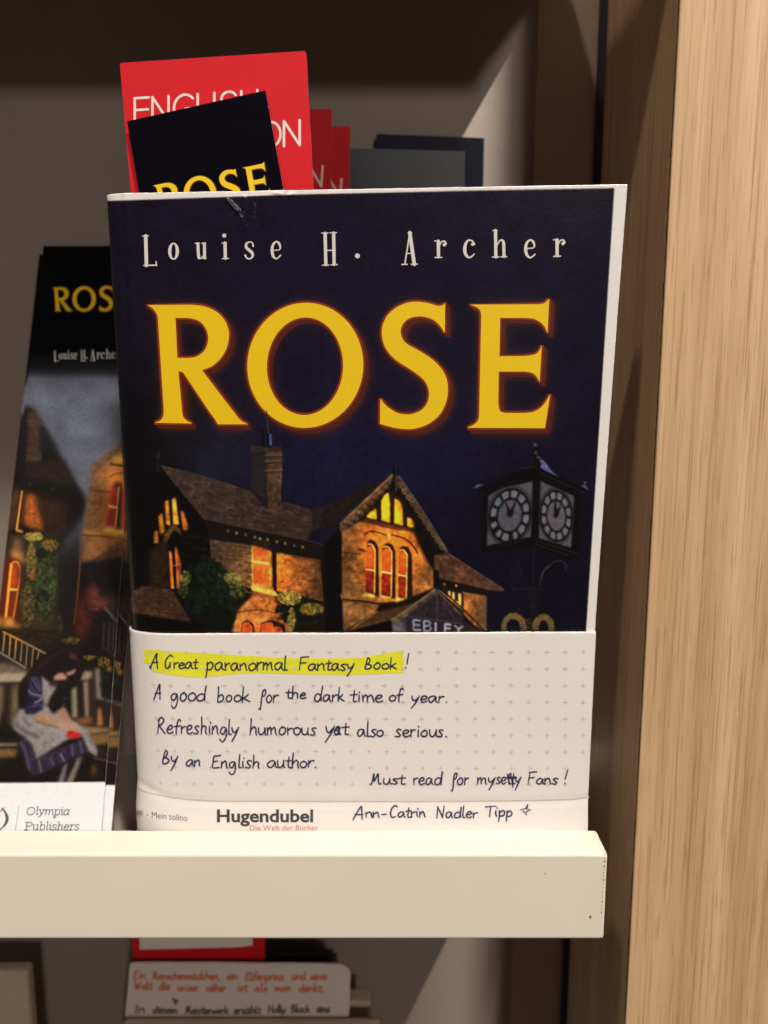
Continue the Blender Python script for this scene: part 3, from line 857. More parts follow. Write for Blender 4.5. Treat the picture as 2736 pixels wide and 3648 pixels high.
    wins = [((522,935),(560,902),(618,918),(658,990),(668,1575),(515,1560)), ((706,975),(770,935),(826,965),(862,1050),(862,1605),(700,1590)), ((905,1010),(950,975),(1010,990),(1055,1085),(1064,1580),(1000,1620),(895,1610))]
    for p in wins: C.poly(list(p), (36,19,12), 1, 1)
    glass = [((526,1010),(552,972),(590,995),(604,1050),(604,1250),(508,1238)), ((708,1040),(745,1000),(785,1020),(802,1080),(802,1285),(700,1270)), ((900,1070),(935,1035),(970,1060),(985,1110),(980,1315),(892,1305))]
    low = [((508,1265),(602,1278),(602,1535),(506,1515)), ((700,1300),(802,1312),(800,1568),(700,1552)), ((898,1335),(980,1348),(974,1600),(898,1590))]
    for p in glass: C.poly(list(p), (212,72,30), 1, 1, c2=(196,56,26), axis='y', tex=.14)
    for p in low: C.poly(list(p), (124,34,22), 1, 1, c2=(96,24,16), axis='y', tex=.25)
    for x, y in ((545,1040),(735,1080),(925,1110)): C.poly([(x,y),(x + 30,y + 20),(x + 26,y + 170),(x - 10,y + 150)], (236,116,56), .7, 6)
    for x, y in ((560,1420),(735,1440),(930,1480)): C.poly([(x,y),(x + 24,y + 10),(x + 20,y + 90),(x - 14,y + 80)], (206,62,36), .6, 5)
    for p in (((526,955),(575,962),(606,1010),(616,1080),(610,1540)), ((708,990),(770,990),(805,1040),(815,1100),(808,1580)), ((905,1035),(950,1025),(985,1070),(995,1130),(985,1605))):
        C.line(list(p), 15, (232,176,86), .95, True)
    for (xa, ya), (xb, yb) in (((505,1252),(612,1270)), ((694,1282),(812,1305)), ((890,1318),(990,1338))): C.line([(xa,ya),(xb,yb)], 19, (248,216,120), 1)
    for x, y0, y1 in ((682,1080,1590),(878,1120,1620)): C.line([(x,y0),(x - 2,y1)], 26, (190,116,48), 1)
    for p in ([(500,1528),(612,1555),(612,1590),(468,1572)], [(690,1562),(806,1580),(806,1612),(690,1594)], [(868,1590),(985,1606),(940,1630),(868,1622)]): C.poly(p, (244,204,84), 1, 1)
    C.poly([(470,1572),(690,1594),(870,1622),(940,1632),(860,1660),(560,1630),(470,1600)], (214,132,50), 1, 2)
    C.poly([(205,1548),(480,1580),(660,1620),(840,1650),(660,1672),(230,1632)], (140,86,42), 1, 1); C.line([(225,1612),(480,1632),(680,1662),(860,1640)], 22, (34,20,12), 1, True)
    # wing on the right
    C.zoom(1230, 1400, 1.659)
    C.poly([(525,960),(610,948),(940,1160),(925,1172),(830,1162),(700,1130),(560,1098),(528,1060)], (78,50,36), 1, 1, c2=(92,58,40), tex=.2)
    C.hatch([(530,965),(612,955),(920,1160),(560,1095)], (44,28,20), 16, 0, 0, .75, 3, 2)
    C.line([(610,948),(940,1162)], 4, (110,82,66), .7)
    C.poly([(555,1095),(830,1162),(835,1205),(700,1185),(570,1150)], (24,16,12), 1, 1)
    C.poly([(690,1175),(836,1200),(836,1415),(760,1370),(700,1310)], (160,98,42), 1, 1, c2=(90,60,38), tex=.18)
    C.hatch([(720,1200),(832,1212),(832,1395),(740,1330)], (66,42,28), 10, 0, 0, .5, 3, 3)
    C.poly([(575,1150),(700,1180),(700,1310),(570,1170)], (34,24,16), 1, 1)
    for p in ([(608,1170),(622,1172),(622,1215),(612,1210)], [(634,1176),(645,1178),(645,1235),(632,1226)], [(668,1184),(684,1188),(684,1290),(672,1280)]): C.poly(p, (220,176,110), 1, .6)
    C.line([(620,1224),(684,1240)], 7, (226,180,106), 1); C.poly([(640,1240),(668,1246),(668,1272),(650,1262)], (170,110,70), .9)
    for x, y in ((585,1130),(655,1138)): C.poly([(x - 7,y - 6),(x + 9,y - 4),(x + 5,y + 8),(x - 4,y + 6)], (200,140,60), .9)
    C.poly([(520,1040),(552,1050),(556,1130),(520,1120)], (15,11,10), 1)
    # porch
    C.zoom(1150, 1650, 3.318)
    C.poly([(640,1745),(1320,1475),(810,1850),(290,1990)], (82,52,28), 1, 1, c2=(60,38,24), tex=.2)
    for i in range(9):
        t = i / 9
        C.line([(600 - t * 260, 1770 + t * 200), (1180 - t * 330, 1570 + t * 260)], 8, (36,22,14), .8); C.line([(590 - t * 260, 1782 + t * 200), (1150 - t * 330, 1590 + t * 260)], 5, (140,92,46), .4)
    C.line([(290,1990),(660,1740)], 12, (170,110,50), .7)
    C.poly([(670,1672),(900,1640),(1325,1470),(1130,1640),(640,1762)], (20,14,10), 1, 2)
    C.poly([(290,1990),(810,1860),(830,2000),(270,2010)], (14,10,9), 1, 2)
    C.poly([(1340,1490),(1660,1760),(1660,2010),(830,2010),(810,1860)], (40,31,33), 1, 1, tex=.2)
    C.poly([(800,1855),(1330,1478),(1350,1560),(1150,1700),(1000,1800),(862,1905),(830,1900)], (82,68,48), 1, 1, c2=(70,58,56), tex=.2)
    C.line([(805,1862),(1335,1490)], 12, (132,106,62), .9)
    for i in range(6):
        t = i / 6; C.poly([(1300 - t * 330,1570 + t * 215),(1330 - t * 330,1560 + t * 215),(1310 - t * 330,1620 + t * 215),(1280 - t * 330,1625 + t * 215)], (30,24,24), .8, 1.5)
    C.line([(1345,1485),(1660,1752)], 20, (38,26,18), 1); C.line([(1372,1500),(1660,1735)], 10, (206,140,50), .8); C.line([(1350,1510),(1640,1800)], 14, (96,82,78), .7)
    C.line([(1345,1500),(1350,1850)], 20, (60,50,54), .9); C.line([(1240,1700),(1180,1850)], 10, (70,58,62), .6); C.line([(1440,1650),(1560,1850)], 10, (70,58,62), .6)
    C.poly([(985,1806),(1660,1900),(1660,2010),(985,2010)], (34,30,36), 1, .6); C.line([(985,1808),(1660,1902)], 7, (90,82,88), .8)
    C.poly([(822,1905),(985,1830),(985,2010),(830,2010)], (92,84,86), 1, 1.5, c2=(64,58,60))
    C.zoom(1230, 1400, 1.659)
    C.poly([(690,1350),(830,1412),(690,1412)], (38,30,28), 1, 1); C.line([(575,1165),(700,1280),(830,1412)], 9, (30,20,16), 1)
    L = (146,142,150)
    for st in ([(404,1338),(404,1402)], [(404,1341),(446,1346)], [(404,1370),(440,1372)], [(404,1400),(448,1402)], [(466,1345),(466,1408)], [(466,1347),(496,1350),(505,1360),(494,1374),(466,1374)], [(466,1375),(498,1378),(508,1392),(496,1406),(466,1406)],
               [(534,1356),(534,1412)], [(590,1362),(590,1412)], [(590,1365),(626,1370)], [(590,1390),(622,1392)], [(646,1372),(668,1396)], [(698,1378),(668,1396)], [(668,1396),(668,1412)]):
        C.line(st, 12, L, .92)
    # ---- clock
    C.zoom(1650, 1550, 2.95)
    K = (13, 10, 11)
    C.poly([(100,562),(215,520),(420,440),(570,385),(640,340),(740,325),(748,220),(742,90),(785,90),(800,330),(860,350),(1000,432),(1330,582),(1212,605),(1222,1255),(1100,1312),(760,1175),(190,1235),(205,605)], K, .97, 1.5)
    C.poly([(795,252),(850,268),(882,312),(935,385),(1005,437),(940,410),(812,345),(825,300)], (92,92,130), 1, .8, tex=.1)
    for p in ([(735,85),(765,85),(780,120),(745,115)], [(750,175),(775,170),(775,200),(755,198)], [(770,215),(800,225),(825,250),(780,240)], [(98,560),(150,520),(220,520),(150,552)], [(1262,485),(1300,490),(1280,520),(1322,582),(1230,530),(1275,528)]): C.poly(p, (96,94,112), .8, .8)
    C.line([(600,352),(760,330)], 7, (60,54,56), .7); C.line([(810,400),(1280,608)], 6, (56,48,48), .8)
    faces = [([(268,640),(400,560),(732,488),(712,1068),(500,1108),(380,1135),(250,1162)], (490,846), (222,288), (124,158), -.18, (76,69,76)),
             ([(816,488),(1165,640),(1134,1182),(960,1130),(795,1082)], (978,850), (168,272), (94,158), .14, (80,72,74))]
    for poly, (cx, cy), (rx, ry), (ix, iy), sk, col in faces:
        C.poly(poly, col, 1, 1, tex=.10)
        def E(r, a, q=None):
            x = cx + rx * r * math.sin(a) + (0); y = cy - ry * r * math.cos(a) + sk * rx * r * math.sin(a) * .8
            return (x, y)
        ring = lambda r: [E(r, t) for t in np.linspace(0, 2 * math.pi, 44)]
        C.line(ring(1.08) , 9, (30,25,27), .95); C.line(ring(1.0), 13, (22,18,19), 1)
        C.poly(ring(.98), (20,16,17), 1)
        for h in range(12):
            a0, a1 = (h + .13) * math.pi / 6, (h + .87) * math.pi / 6
            if random.random() < .12: a1 = a0 + .25
            C.poly([E(.68, a0), E(.90, a0), E(.93, (a0 + a1) / 2), E(.90, a1), E(.68, a1), E(.65, (a0 + a1) / 2)], (106 + random.uniform(-14, 8), 99, 104), 1, .8, tex=.08)
        C.poly([E(.56, t) for t in np.linspace(0, 2 * math.pi, 40)], (78,72,79) if sk < 0 else (90,81,84), 1, 1, tex=.12)
    C.poly([(440,705),(460,715),(492,790),(545,695),(552,705),(520,845),(500,862),(458,855),(462,790)], (20,15,17), 1, .8)
    C.poly([(960,700),(976,696),(985,790),(1018,745),(1028,755),(1000,850),(970,878),(950,860)], (20,15,17), 1, .8)
    C.poly([(735,440),(812,440),(795,1110),(715,1110)], (15,11,12), 1, 1); C.line([(806,470),(798,1080)], 5, (56,48,46), .8)
    for st in ([(755,1108),(1222,1252)], [(755,1145),(1110,1265)]): C.line(st, 5, (74,62,60), .8)
    C.line([(742,1180),(738,1610)], 5, (58,48,46), .7)
    C.line([(800,1580),(830,1460),(880,1400),(960,1330),(1040,1330),(1085,1370),(1070,1420)], 11, (62,50,50), .75, True); C.line([(820,1500),(850,1420),(900,1380)], 9, (120,96,92), .5, True)
    for i in range(12): C.line([(random.uniform(480,620),random.uniform(1300,1560)),(random.uniform(500,640),random.uniform(1400,1600))], 4, (50,42,40), .5)
    C.line([(510,1625),(620,1612),(840,1614)], 6, (52,42,40), .7); C.line([(700,1795),(760,1800)], 8, (110,96,92), .7); C.line([(730,1830),(762,1826)], 6, (84,74,72), .7)
    C.poly([(705,1615),(775,1615),(790,1680),(765,1800),(770,1900),(700,1900),(705,1800),(680,1690)], (24,18,19), .9, 3)
    C.dabs(690, 1990, 70, 60, [(60,54,30),(96,70,30),(40,46,32),(120,80,32)], 60, 10, .7)
    C.dabs(535, 2050, 90, 50, [(30,30,24),(60,48,26),(24,26,24)], 50, 10, .6)
    W_ = [(140,90,32),(160,104,38),(120,80,34),(70,84,60),(96,98,54),(54,60,44)]
    for t in np.linspace(0, 1, 60):
        a = math.pi * (1 + t)
        C.dabs(530 + 105 * math.cos(a), 2035 + 135 * math.sin(a), 32, 34, W_, 10, 9, .75); C.dabs(845 + 85 * math.cos(a), 2035 + 125 * math.sin(a), 32, 34, W_, 10, 9, .75)
    # lamplight painted round the windows and gables
    C.tf = lambda x, y: (x, y)
    for cx, cy, rx, ry, g in ((1385, 1960, 120, 150, .75), (1390, 1800, 90, 80, .45), (985, 2050, 110, 110, .55), (930, 2230, 110, 70, .45), (1630, 2150, 60, 90, .5), (590, 1840, 70, 110, .3), (640, 2040, 40, 120, .4)):
        w = np.exp(-(((X - cx) / rx) ** 2 + ((Y - cy) / ry) ** 2))[..., None] * g
        lum = np.clip((C.im[..., :1] - 28) / 60, 0, 1)
        C.im[:] = C.im * (1 + w * lum * np.array((.75, .42, -.05)))
    # broken, painterly values on the masonry, and the softness of the printed screen
    hm = np.clip((Y - 1640) / 80, 0, 1) * np.clip((1760 - X) / 60, 0, 1)
    hm = hm * np.clip((C.im.max(2) - 34) / 40, 0, 1)
    C.im *= (1 + hm * (.20 * vnoise((H, W), 16) + .20 * vnoise((H, W), 6) + .12 * vnoise((H, W), 3)))[..., None]
    for c in range(3): C.im[..., c] = gblur(C.im[..., c], .75)
    # dust-dry brush grain of the whole print
    C.im *= (1 + .05 * vnoise((H, W), 1.6))[..., None]
    # untrimmed cream border at the head and the fore-edge
    C.tf = lambda x, y: (x, y); C.zs = 1
    cream = (236, 222, 196)
    C.poly(D([(200,380),(1390,370),(1390,402),(1330,406),(1000,412),(640,420),(228,434),(200,436)]), cream, 1, .7)
    C.poly(D([(1329,380),(1390,380),(1390,1400),(1264,1400),(1266,1365),(1296,900)]), cream, 1, .7)
    C.im[:] = np.clip(C.im, 3, 255)
    return C

def paint_bookmark():
    C = Canvas(-240, 830, 640, 3060, 0.6, (12, 11, 15))
    H, W = C.h, C.w
    yy, xx = np.mgrid[0:H, 0:W]
    C.tf = lambda x, y: (x, y); C.zs = 1
    # printed grey with the card's glare painted in, below the black title field
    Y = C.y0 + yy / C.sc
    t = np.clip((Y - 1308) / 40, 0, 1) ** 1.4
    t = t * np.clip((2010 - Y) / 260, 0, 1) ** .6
    sky_glare = np.ones((H, W, 3)) * np.array((88, 89, 98.)) * (1 + .10 * vnoise((H, W), 30) + .05 * vnoise((H, W), 5))[..., None]
    C.im[:] = C.im * (1 - t[..., None]) + sky_glare * t[..., None]
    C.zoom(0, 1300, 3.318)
    C.poly([(395,130),(470,140),(520,260),(480,420),(400,490),(380,420)], (140,138,146), .35, 14)  # pale reflection at the card's left edge, painted in
    # house on the left: dark roof slope and stack
    C.poly([(-300,420),(380,500),(430,580),(560,780),(790,1210),(1000,1570),(1035,1620),(1020,1720),(930,1880),(760,2100),(760,2200),(-300,2200)], (15,12,12), 1, 5)
    C.poly([(330,560),(420,560),(490,690),(480,800),(470,1000),(500,1080),(440,1150),(300,1150),(330,800)], (62,42,32), 1, 3, tex=.15)
    C.hatch([(340,600),(480,700),(470,1130),(310,1130)], (34,24,20), 20, 0, 0, .7, 9, 5)
    for y in (660, 700, 1080, 1110): C.line([(310,y),(495,y + 18)], 11, (96,66,48), .7)
    C.poly([(490,720),(560,830),(650,960),(470,1010),(480,830)], (24,22,26), .9, 4)
    C.poly([(300,1180),(760,1120),(900,1440),(820,1500),(290,1330)], (38,26,20), .9, 5, tex=.2)
    C.poly([(270,1340),(900,1430),(1000,1570),(700,1560),(290,1480)], (18,16,12), 1, 5)
    for x, y in ((345,1415),(625,1460)): C.dabs(x, y, 14, 14, [(70,60,20)], 8, 9, .7)
    C.poly([(-200,1350),(270,1480),(190,1950),(-260,1950)], (70,44,26), 1, 5, tex=.2)
    C.line([(264,1490),(196,1950)], 22, (238,150,58), 1); C.line([(290,1480),(225,1960)], 40, (40,24,14), 1)
    C.poly([(315,1530),(420,1540),(520,1880),(500,1960),(285,1880)], (226,112,34), 1, 6, c2=(170,84,32), tex=.12)
    C.poly([(430,1560),(800,1610),(790,2010),(560,2010)], (66,38,22), 1, 8, c2=(34,22,16), tex=.2)
    C.hatch([(330,1560),(780,1620),(770,1990),(330,1890)], (40,24,16), 18, 0, 0, .65, 9, 7)
    C.line([(190,1950),(270,1975)], 26, (232,140,52), 1)
    C.poly([(760,2100),(1010,1700),(1040,1720),(960,1960),(960,2300),(740,2300)], (46,44,46), .9, 16)  # grey haze of the glare painted over the print
    # gable on the right, partly hidden by the book
    C.poly([(1060,1215),(1250,1080),(1420,930),(1900,520),(1900,2200),(965,2200),(985,1950),(1035,1560),(1080,1290)], (104,70,44), 1, 4, c2=(150,92,44), tex=.16)
    C.poly([(1060,1215),(1420,925),(1900,500),(1900,620),(1430,1020),(1250,1170),(1150,1260),(1080,1290)], (92,66,48), 1, 3, tex=.2)
    C.poly([(1250,1210),(1430,1160),(1600,1180),(1600,1900),(1220,1960),(1240,1560)], (206,112,40), .85, 14)
    C.hatch([(1080,1330),(1260,1320),(1240,1920),(1000,1930)], (66,42,28), 24, 0, 0, .65, 10, 7)
    C.poly([(1350,1120),(1420,1070),(1600,1000),(1600,1170),(1360,1150)], (232,180,40), 1, 6); C.line([(1300,1170),(1600,1215)], 26, (50,28,16), 1)
    C.line([(1290,1330),(1360,1290),(1440,1280),(1560,1310)], 14, (80,44,20), .9, True)
    C.line([(1060,1490),(1310,1500)], 22, (84,52,34), .8)
    C.poly([(1335,1440),(1370,1380),(1430,1390),(1450,1500),(1430,1960),(1360,1970)], (34,22,16), 1, 3); C.poly([(1450,1520),(1500,1480),(1560,1560),(1540,1960),(1440,1960)], (170,60,34), 1, 5)
    C.poly([(1310,1490),(1370,1410),(1405,1450),(1385,1670),(1285,1660)], (190,52,30), 1, 4, c2=(120,30,28), tex=.1); C.poly([(1278,1700),(1385,1710),(1350,1920),(1262,1910)], (130,32,36), 1, 4, tex=.12)
    C.line([(1285,1668),(1390,1690)], 22, (232,180,70), 1); C.line([(1405,1440),(1365,1920)], 15, (214,140,58), 1)
    C.poly([(1240,1920),(1480,1960),(1480,2010),(1215,1980)], (232,180,58), 1, 4); C.poly([(980,1960),(1215,1985),(1480,2015),(1480,2050),(960,2020)], (170,104,44), 1, 5); C.line([(960,2010),(1240,2030),(1480,2060)], 20, (52,34,22), 1)
    # ---- lower house front
    C.zoom(0, 1900, 3.687)
    C.poly([(-900,0),(740,0),(760,1320),(-900,1320)], (46,36,24), .9, 6, tex=.2)
    C.poly([(1060,50),(1900,60),(1900,260),(1100,390),(1050,390)], (112,74,46), 1, 5, c2=(150,90,44), tex=.16)
    C.poly([(1250,90),(1530,70),(1460,150),(1250,230)], (190,110,44), .7, 14)
    C.poly([(1150,370),(1330,270),(1560,110),(1900,60),(1900,260)], (86,56,34), 1, 5, tex=.2); C.hatch([(1330,270),(1900,110),(1900,240),(1190,370)], (52,34,22), 7, 0, 0, .6, 10, 6)
    C.poly([(1080,395),(1900,250),(1900,1800),(1060,1800)], (24,19,18), 1, 4, tex=.15)
    C.poly([(760,330),(1060,60),(1055,420),(960,1380),(740,1380)], (27,23,22), 1, 6)
    C.line([(1062,80),(1050,420),(1020,800),(975,1200)], 26, (104,60,32), .75)
    C.poly([(800,180),(1010,0),(1070,60),(1000,260),(780,320)], (62,60,62), .7, 18)  # more of the grey glare haze, painted in
    C.poly([(1130,760),(1200,660),(1290,720),(1310,850),(1440,860),(1430,970),(1300,1010),(1190,1000),(1130,900)], (96,44,34), 1, 6, tex=.15); C.line([(1150,870),(1290,870)], 14, (52,28,24), .8); C.line([(1160,990),(1290,1000)], 10, (150,90,80), .6)
    C.poly([(1030,760),(1060,800),(1180,1050),(1190,1230),(1080,1430),(975,1350),(985,1000)], (76,32,22), .95, 7, tex=.2); C.hatch([(985,1150),(1190,1190),(1080,1430),(975,1350)], (36,18,14), 7, 0, 0, .8, 10, 5)
    C.poly([(1430,860),(1530,760),(1560,1080),(1450,1050)], (66,48,42), .8, 8)
    # arched window, sill
    C.poly([(170,60),(270,70),(330,300),(160,320)], (120,84,60), 1, 6, tex=.1)
    C.poly([(150,220),(280,250),(345,340),(340,420),(150,330)], (196,124,58), 1, 5)
    C.poly([(-700,320),(150,320),(230,340),(300,420),(290,1180),(190,1180),(-700,1180)], (90,34,20), 1, 4)
    C.poly([(165,395),(215,390),(245,440),(250,520),(230,710),(130,715)], (214,84,32), 1, 4, c2=(190,56,26), tex=.1); C.poly([(120,760),(215,760),(180,1080),(95,1090)], (120,44,26), 1, 4)
    C.line([(150,390),(75,1110)], 34, (246,160,50), 1); C.line([(165,380),(215,372),(255,420),(262,500),(240,720),(175,1110)], 20, (244,150,48), 1, True); C.line([(118,735),(240,738)], 28, (250,178,62), 1)
    C.poly([(60,1105),(180,1110),(200,1190),(285,1195),(280,1240),(30,1240)], (214,136,56), 1, 4); C.poly([(-700,1100),(60,1105),(30,1240),(-700,1240)], (170,104,44), 1, 4)
    C.poly([(230,430),(300,460),(310,1180),(200,1150),(215,1000),(265,700)], (66,30,20), .9, 5)
    # creeper
    C.poly([(340,40),(780,60),(780,1250),(280,1250),(330,500)], (42,38,22), .9, 10)
    C.dabs(560,620,210,560, [(24,22,14),(34,36,20),(52,58,32),(66,74,44),(40,44,26)], 700, 26, .6)
    C.dabs(600,700,130,380, [(86,98,58),(72,84,46),(58,66,36),(28,26,16)], 330, 22, .55)
    C.dabs(440,40,120,60, [(180,146,58),(206,176,84),(140,120,50)], 130, 16, .7); C.dabs(650,150,110,70, [(166,112,40),(120,92,36),(60,60,30)], 110, 18, .7)
    C.dabs(410,360,60,260, [(150,112,50),(120,96,42),(90,82,38),(170,120,60)], 190, 17, .6); C.dabs(420,560,60,60, [(140,70,36),(110,60,30)], 40, 16, .6)
    C.dabs(360,940,90,300, [(124,98,48),(90,80,38),(60,54,28),(140,104,56)], 260, 17, .55); C.dabs(540,260,70,70, [(20,20,16),(26,26,22)], 60, 22, .7); C.dabs(560,830,90,80, [(22,20,16)], 50, 22, .5)
    C.poly([(400,1150),(700,1140),(700,1260),(420,1260)], (86,72,40), .6, 14); C.line([(400,1285),(720,1300)], 30, (22,18,14), .9)
    C.dabs(790,1230,26,180, [(84,74,36),(60,52,28)], 60, 14, .6)
    C.poly([(-700,1250),(1000,1300),(1100,1400),(1050,1500),(640,1600),(-700,1700)], (40,32,22), .95, 10, tex=.2)
    C.dabs(930,1410,110,50, [(120,100,44),(90,80,36),(60,54,28)], 90, 15, .6)
    C.dabs(420,1380,320,100, [(52,42,26),(34,28,18),(64,52,30)], 160, 20, .5)
    # ---- railing, girl on the bench
    C.zoom(0, 2250, 3.687)
    C.poly([(-700,300),(1560,300),(1500,2060),(-700,2060)], (30,24,20), .9, 12, tex=.15)
    C.poly([(-700,330),(60,400),(340,480),(420,470),(340,620),(-700,620)], (104,86,68), .95, 5, tex=.15)
    C.poly([(-500,-100),(40,0),(600,290),(420,470),(320,490),(0,270),(-500,50)], (40,30,20), .9, 5)
    C.line([(35,0),(240,100),(600,290)], 17, (226,150,52), 1); C.line([(300,130),(600,290)], 15, (150,126,98), 1)
    C.line([(-200,200),(0,275),(340,480)], 22, (134,116,96), 1); C.line([(0,320),(300,500)], 14, (70,58,46), .9)
    for x, y0, y1 in ((60,20,270),(140,40,330),(215,90,360),(290,130,400),(360,180,450),(435,225,470),(510,265,370)):
        C.line([(x,y0),(x - 22,y1)], 17, (200,140,66) if x < 240 else (132,114,90), 1, w1=15)
        if x < 300: C.line([(x - 8,(y0 + y1) / 2),(x - 22,y1)], 16, (130,112,90), .8)
    for x in (1370, 1440, 1500): C.line([(x,-120),(x - 20,230)], 22, (60,50,46), .8)
    C.line([(1370,-320),(1580,-80)], 26, (92,84,82), .8); C.line([(1330,170),(1520,330)], 30, (42,32,28), 1)
    # bench
    C.poly([(-700,560),(350,540),(350,660),(-700,690)], (146,128,102), 1, 3, c2=(168,146,118), tex=.08); C.line([(-700,690),(300,675)], 14, (44,34,26), .9)
    for x in (-330,-130,70): C.poly([(x,700),(x + 85,698),(x + 80,1220),(x - 5,1230)], (44,32,22), 1, 4)
    for x in (-240,-40,160): C.poly([(x,700),(x + 90,698),(x + 75,1000),(x + 10,1250),(x - 20,1260)], (116,94,66), 1, 5, c2=(128,104,74), axis='y', tex=.1)
    C.poly([(1040,640),(1095,515),(1225,530),(1228,630)], (150,130,106), 1, 3)
    C.poly([(940,740),(1010,700),(1030,1120),(945,1140)], (140,120,96), 1, 3); C.poly([(1085,660),(1165,650),(1175,1120),(1110,1125)], (142,122,98), 1, 3)
    C.poly([(1020,660),(1085,660),(1105,1120),(1030,1130)], (36,28,24), 1, 3); C.poly([(1170,650),(1240,500),(1270,900),(1260,1240),(1180,1160)], (52,36,28), 1, 4)
    C.poly([(1250,490),(1310,480),(1330,860),(1480,910),(1470,940),(1270,890)], (130,112,98), 1, 3); C.poly([(1265,890),(1480,935),(1450,1280),(1280,1250)], (44,30,26), 1, 4)
    C.poly([(1285,1010),(1330,1005),(1350,1235),(1275,1240)], (166,112,66), 1, 3)
    C.poly([(950,1160),(1190,1110),(1220,1200),(1080,1230)], (128,84,54), 1, 4); C.poly([(1080,1240),(1450,1270),(1440,1320),(1180,1360)], (136,104,62), 1, 3); C.poly([(1170,1360),(1440,1330),(1430,1480),(1240,1500)], (120,86,50), 1, 3); C.line([(1180,1350),(1440,1310)], 10, (70,50,32), .9)
    C.poly([(1230,1500),(1430,1480),(1400,1700),(1260,1660)], (40,28,26), 1, 4); C.line([(1220,1660),(1400,1690)], 22, (74,58,54), .9); C.poly([(1210,1760),(1260,1750),(1250,1880),(1200,1900)], (104,66,36), 1, 4)
    C.poly([(-700,1460),(240,1470),(240,1500),(-700,1530)], (148,126,98), 1, 3); C.poly([(-700,1540),(225,1540),(210,1640),(-700,1690)], (128,88,48), 1, 4, tex=.1); C.line([(-700,1530),(230,1520)], 14, (34,26,22), 1)
    # dress, apron, legs
    C.poly([(240,1440),(330,1400),(480,1660),(1070,1420),(1170,1560),(950,1660),(830,1720),(560,1860),(430,1900),(340,1780)], (50,42,56), 1, 3, tex=.15)
    for p, c in (([(260,1450),(330,1560),(390,1820)], (92,78,98)), ([(510,1680),(540,1850)], (116,96,94)), ([(580,1700),(610,1830)], (40,32,50)), ([(660,1650),(700,1760)], (86,70,104)), ([(790,1600),(850,1710)], (128,108,132)), ([(940,1480),(960,1640)], (96,80,118)), ([(1050,1440),(1080,1600)], (92,76,112)), ([(720,1600),(760,1720)], (34,26,40)), ([(880,1520),(905,1680)], (36,28,44)), ([(450,1720),(470,1880)], (38,30,48))):
        C.line(p, 26, c, .8, True, blur=1.2)
    C.poly([(770,1960),(830,1780),(905,1700),(870,1830),(830,2030),(740,2030)], (118,113,117), 1, 3, tex=.06); C.poly([(870,1960),(1000,1680),(1080,1630),(1040,1760),(960,1960),(940,2040),(860,2030)], (126,112,100), 1, 3, tex=.06)
    C.poly([(905,1700),(1000,1680),(880,1950),(840,2030)], (30,24,24), 1, 3)
    C.poly([(240,1030),(330,1010),(570,950),(650,990),(1070,1240),(1150,1290),(1280,1560),(1270,1640),(1230,1620),(1160,1560),(1080,1370),(900,1410),(720,1520),(480,1670),(400,1470),(280,1360),(180,1280),(170,1190)], (142,132,126), 1, 2.5, tex=.07)
    for p, w, c in (([(180,1200),(300,1290),(420,1350),(520,1380)], 50, (74,64,64)), ([(320,1120),(340,1190),(400,1240)], 34, (70,60,62)), ([(270,1360),(370,1450),(460,1610)], 34, (52,42,48)), ([(240,1040),(200,1120),(240,1200)], 22, (90,80,80)), ([(560,1450),(620,1540)], 60, (118,102,92)), ([(700,1400),(640,1480)], 50, (124,108,98)), ([(480,1300),(600,1330)], 40, (120,106,100)), ([(1150,1350),(1230,1500)], 34, (110,92,74))):
        C.line(p, w, c, .75, True, blur=3)
    C.poly([(545,570),(620,640),(680,720),(760,710),(740,830),(640,960),(570,950),(545,830)], (146,129,124), 1, 2.5, tex=.06)
    # arms and sleeves
    C.poly([(640,900),(760,700),(840,740),(870,960),(850,1010),(760,1030),(700,1090),(650,990)], (26,22,26), 1, 3); C.line([(770,910),(860,870)], 26, (120,124,124), .8, blur=2); C.line([(800,1000),(850,950)], 20, (70,56,84), .9)
    C.poly([(740,1040),(850,990),(900,1090),(960,1200),(1010,1200),(1000,1270),(900,1230),(790,1140)], (150,110,88), 1, 2.5, c2=(168,130,108))
    C.poly([(370,620),(440,560),(530,590),(555,800),(545,900),(570,1020),(450,1090),(330,1090),(300,900)], (40,33,50), 1, 2.5, tex=.12)
    for p, w, c in (([(410,600),(470,690),(520,780)], 18, (116,100,136)), ([(450,590),(500,660),(530,760)], 16, (100,84,122)), ([(390,660),(430,760),(500,800)], 14, (92,76,112)), ([(370,760),(420,820),(520,840),(540,890),(450,940)], 22, (150,138,150)), ([(390,990),(520,960),(560,1000)], 24, (76,66,96)), ([(330,900),(420,900)], 40, (26,20,34))):
        C.line(p, w, c, .85, True, blur=1.4)
    C.poly([(440,1110),(560,1060),(680,1100),(880,1200),(960,1200),(1040,1240),(1060,1290),(1030,1320),(920,1310),(740,1260),(560,1220),(450,1180)], (160,118,92), 1, 2.5, c2=(178,140,116), tex=.05); C.line([(450,1170),(600,1220),(780,1262)], 20, (90,60,44), .7, True, blur=2)
    for x in (985, 1010, 1036): C.line([(x,1230),(x + 10,1310)], 5, (120,84,66), .7)
    C.poly([(890,1310),(930,1300),(1000,1325),(1055,1330),(1060,1385),(960,1395),(870,1385)], (196,20,26), 1, 2)
    for i in range(26):
        x, y = random.uniform(885, 1040), random.uniform(1325, 1380); C.line([(x,y),(x + random.uniform(8, 30),y + random.uniform(-8, 8))], 7, random.choice([(255,96,90),(240,60,60),(110,8,14),(130,10,18)]), .7)
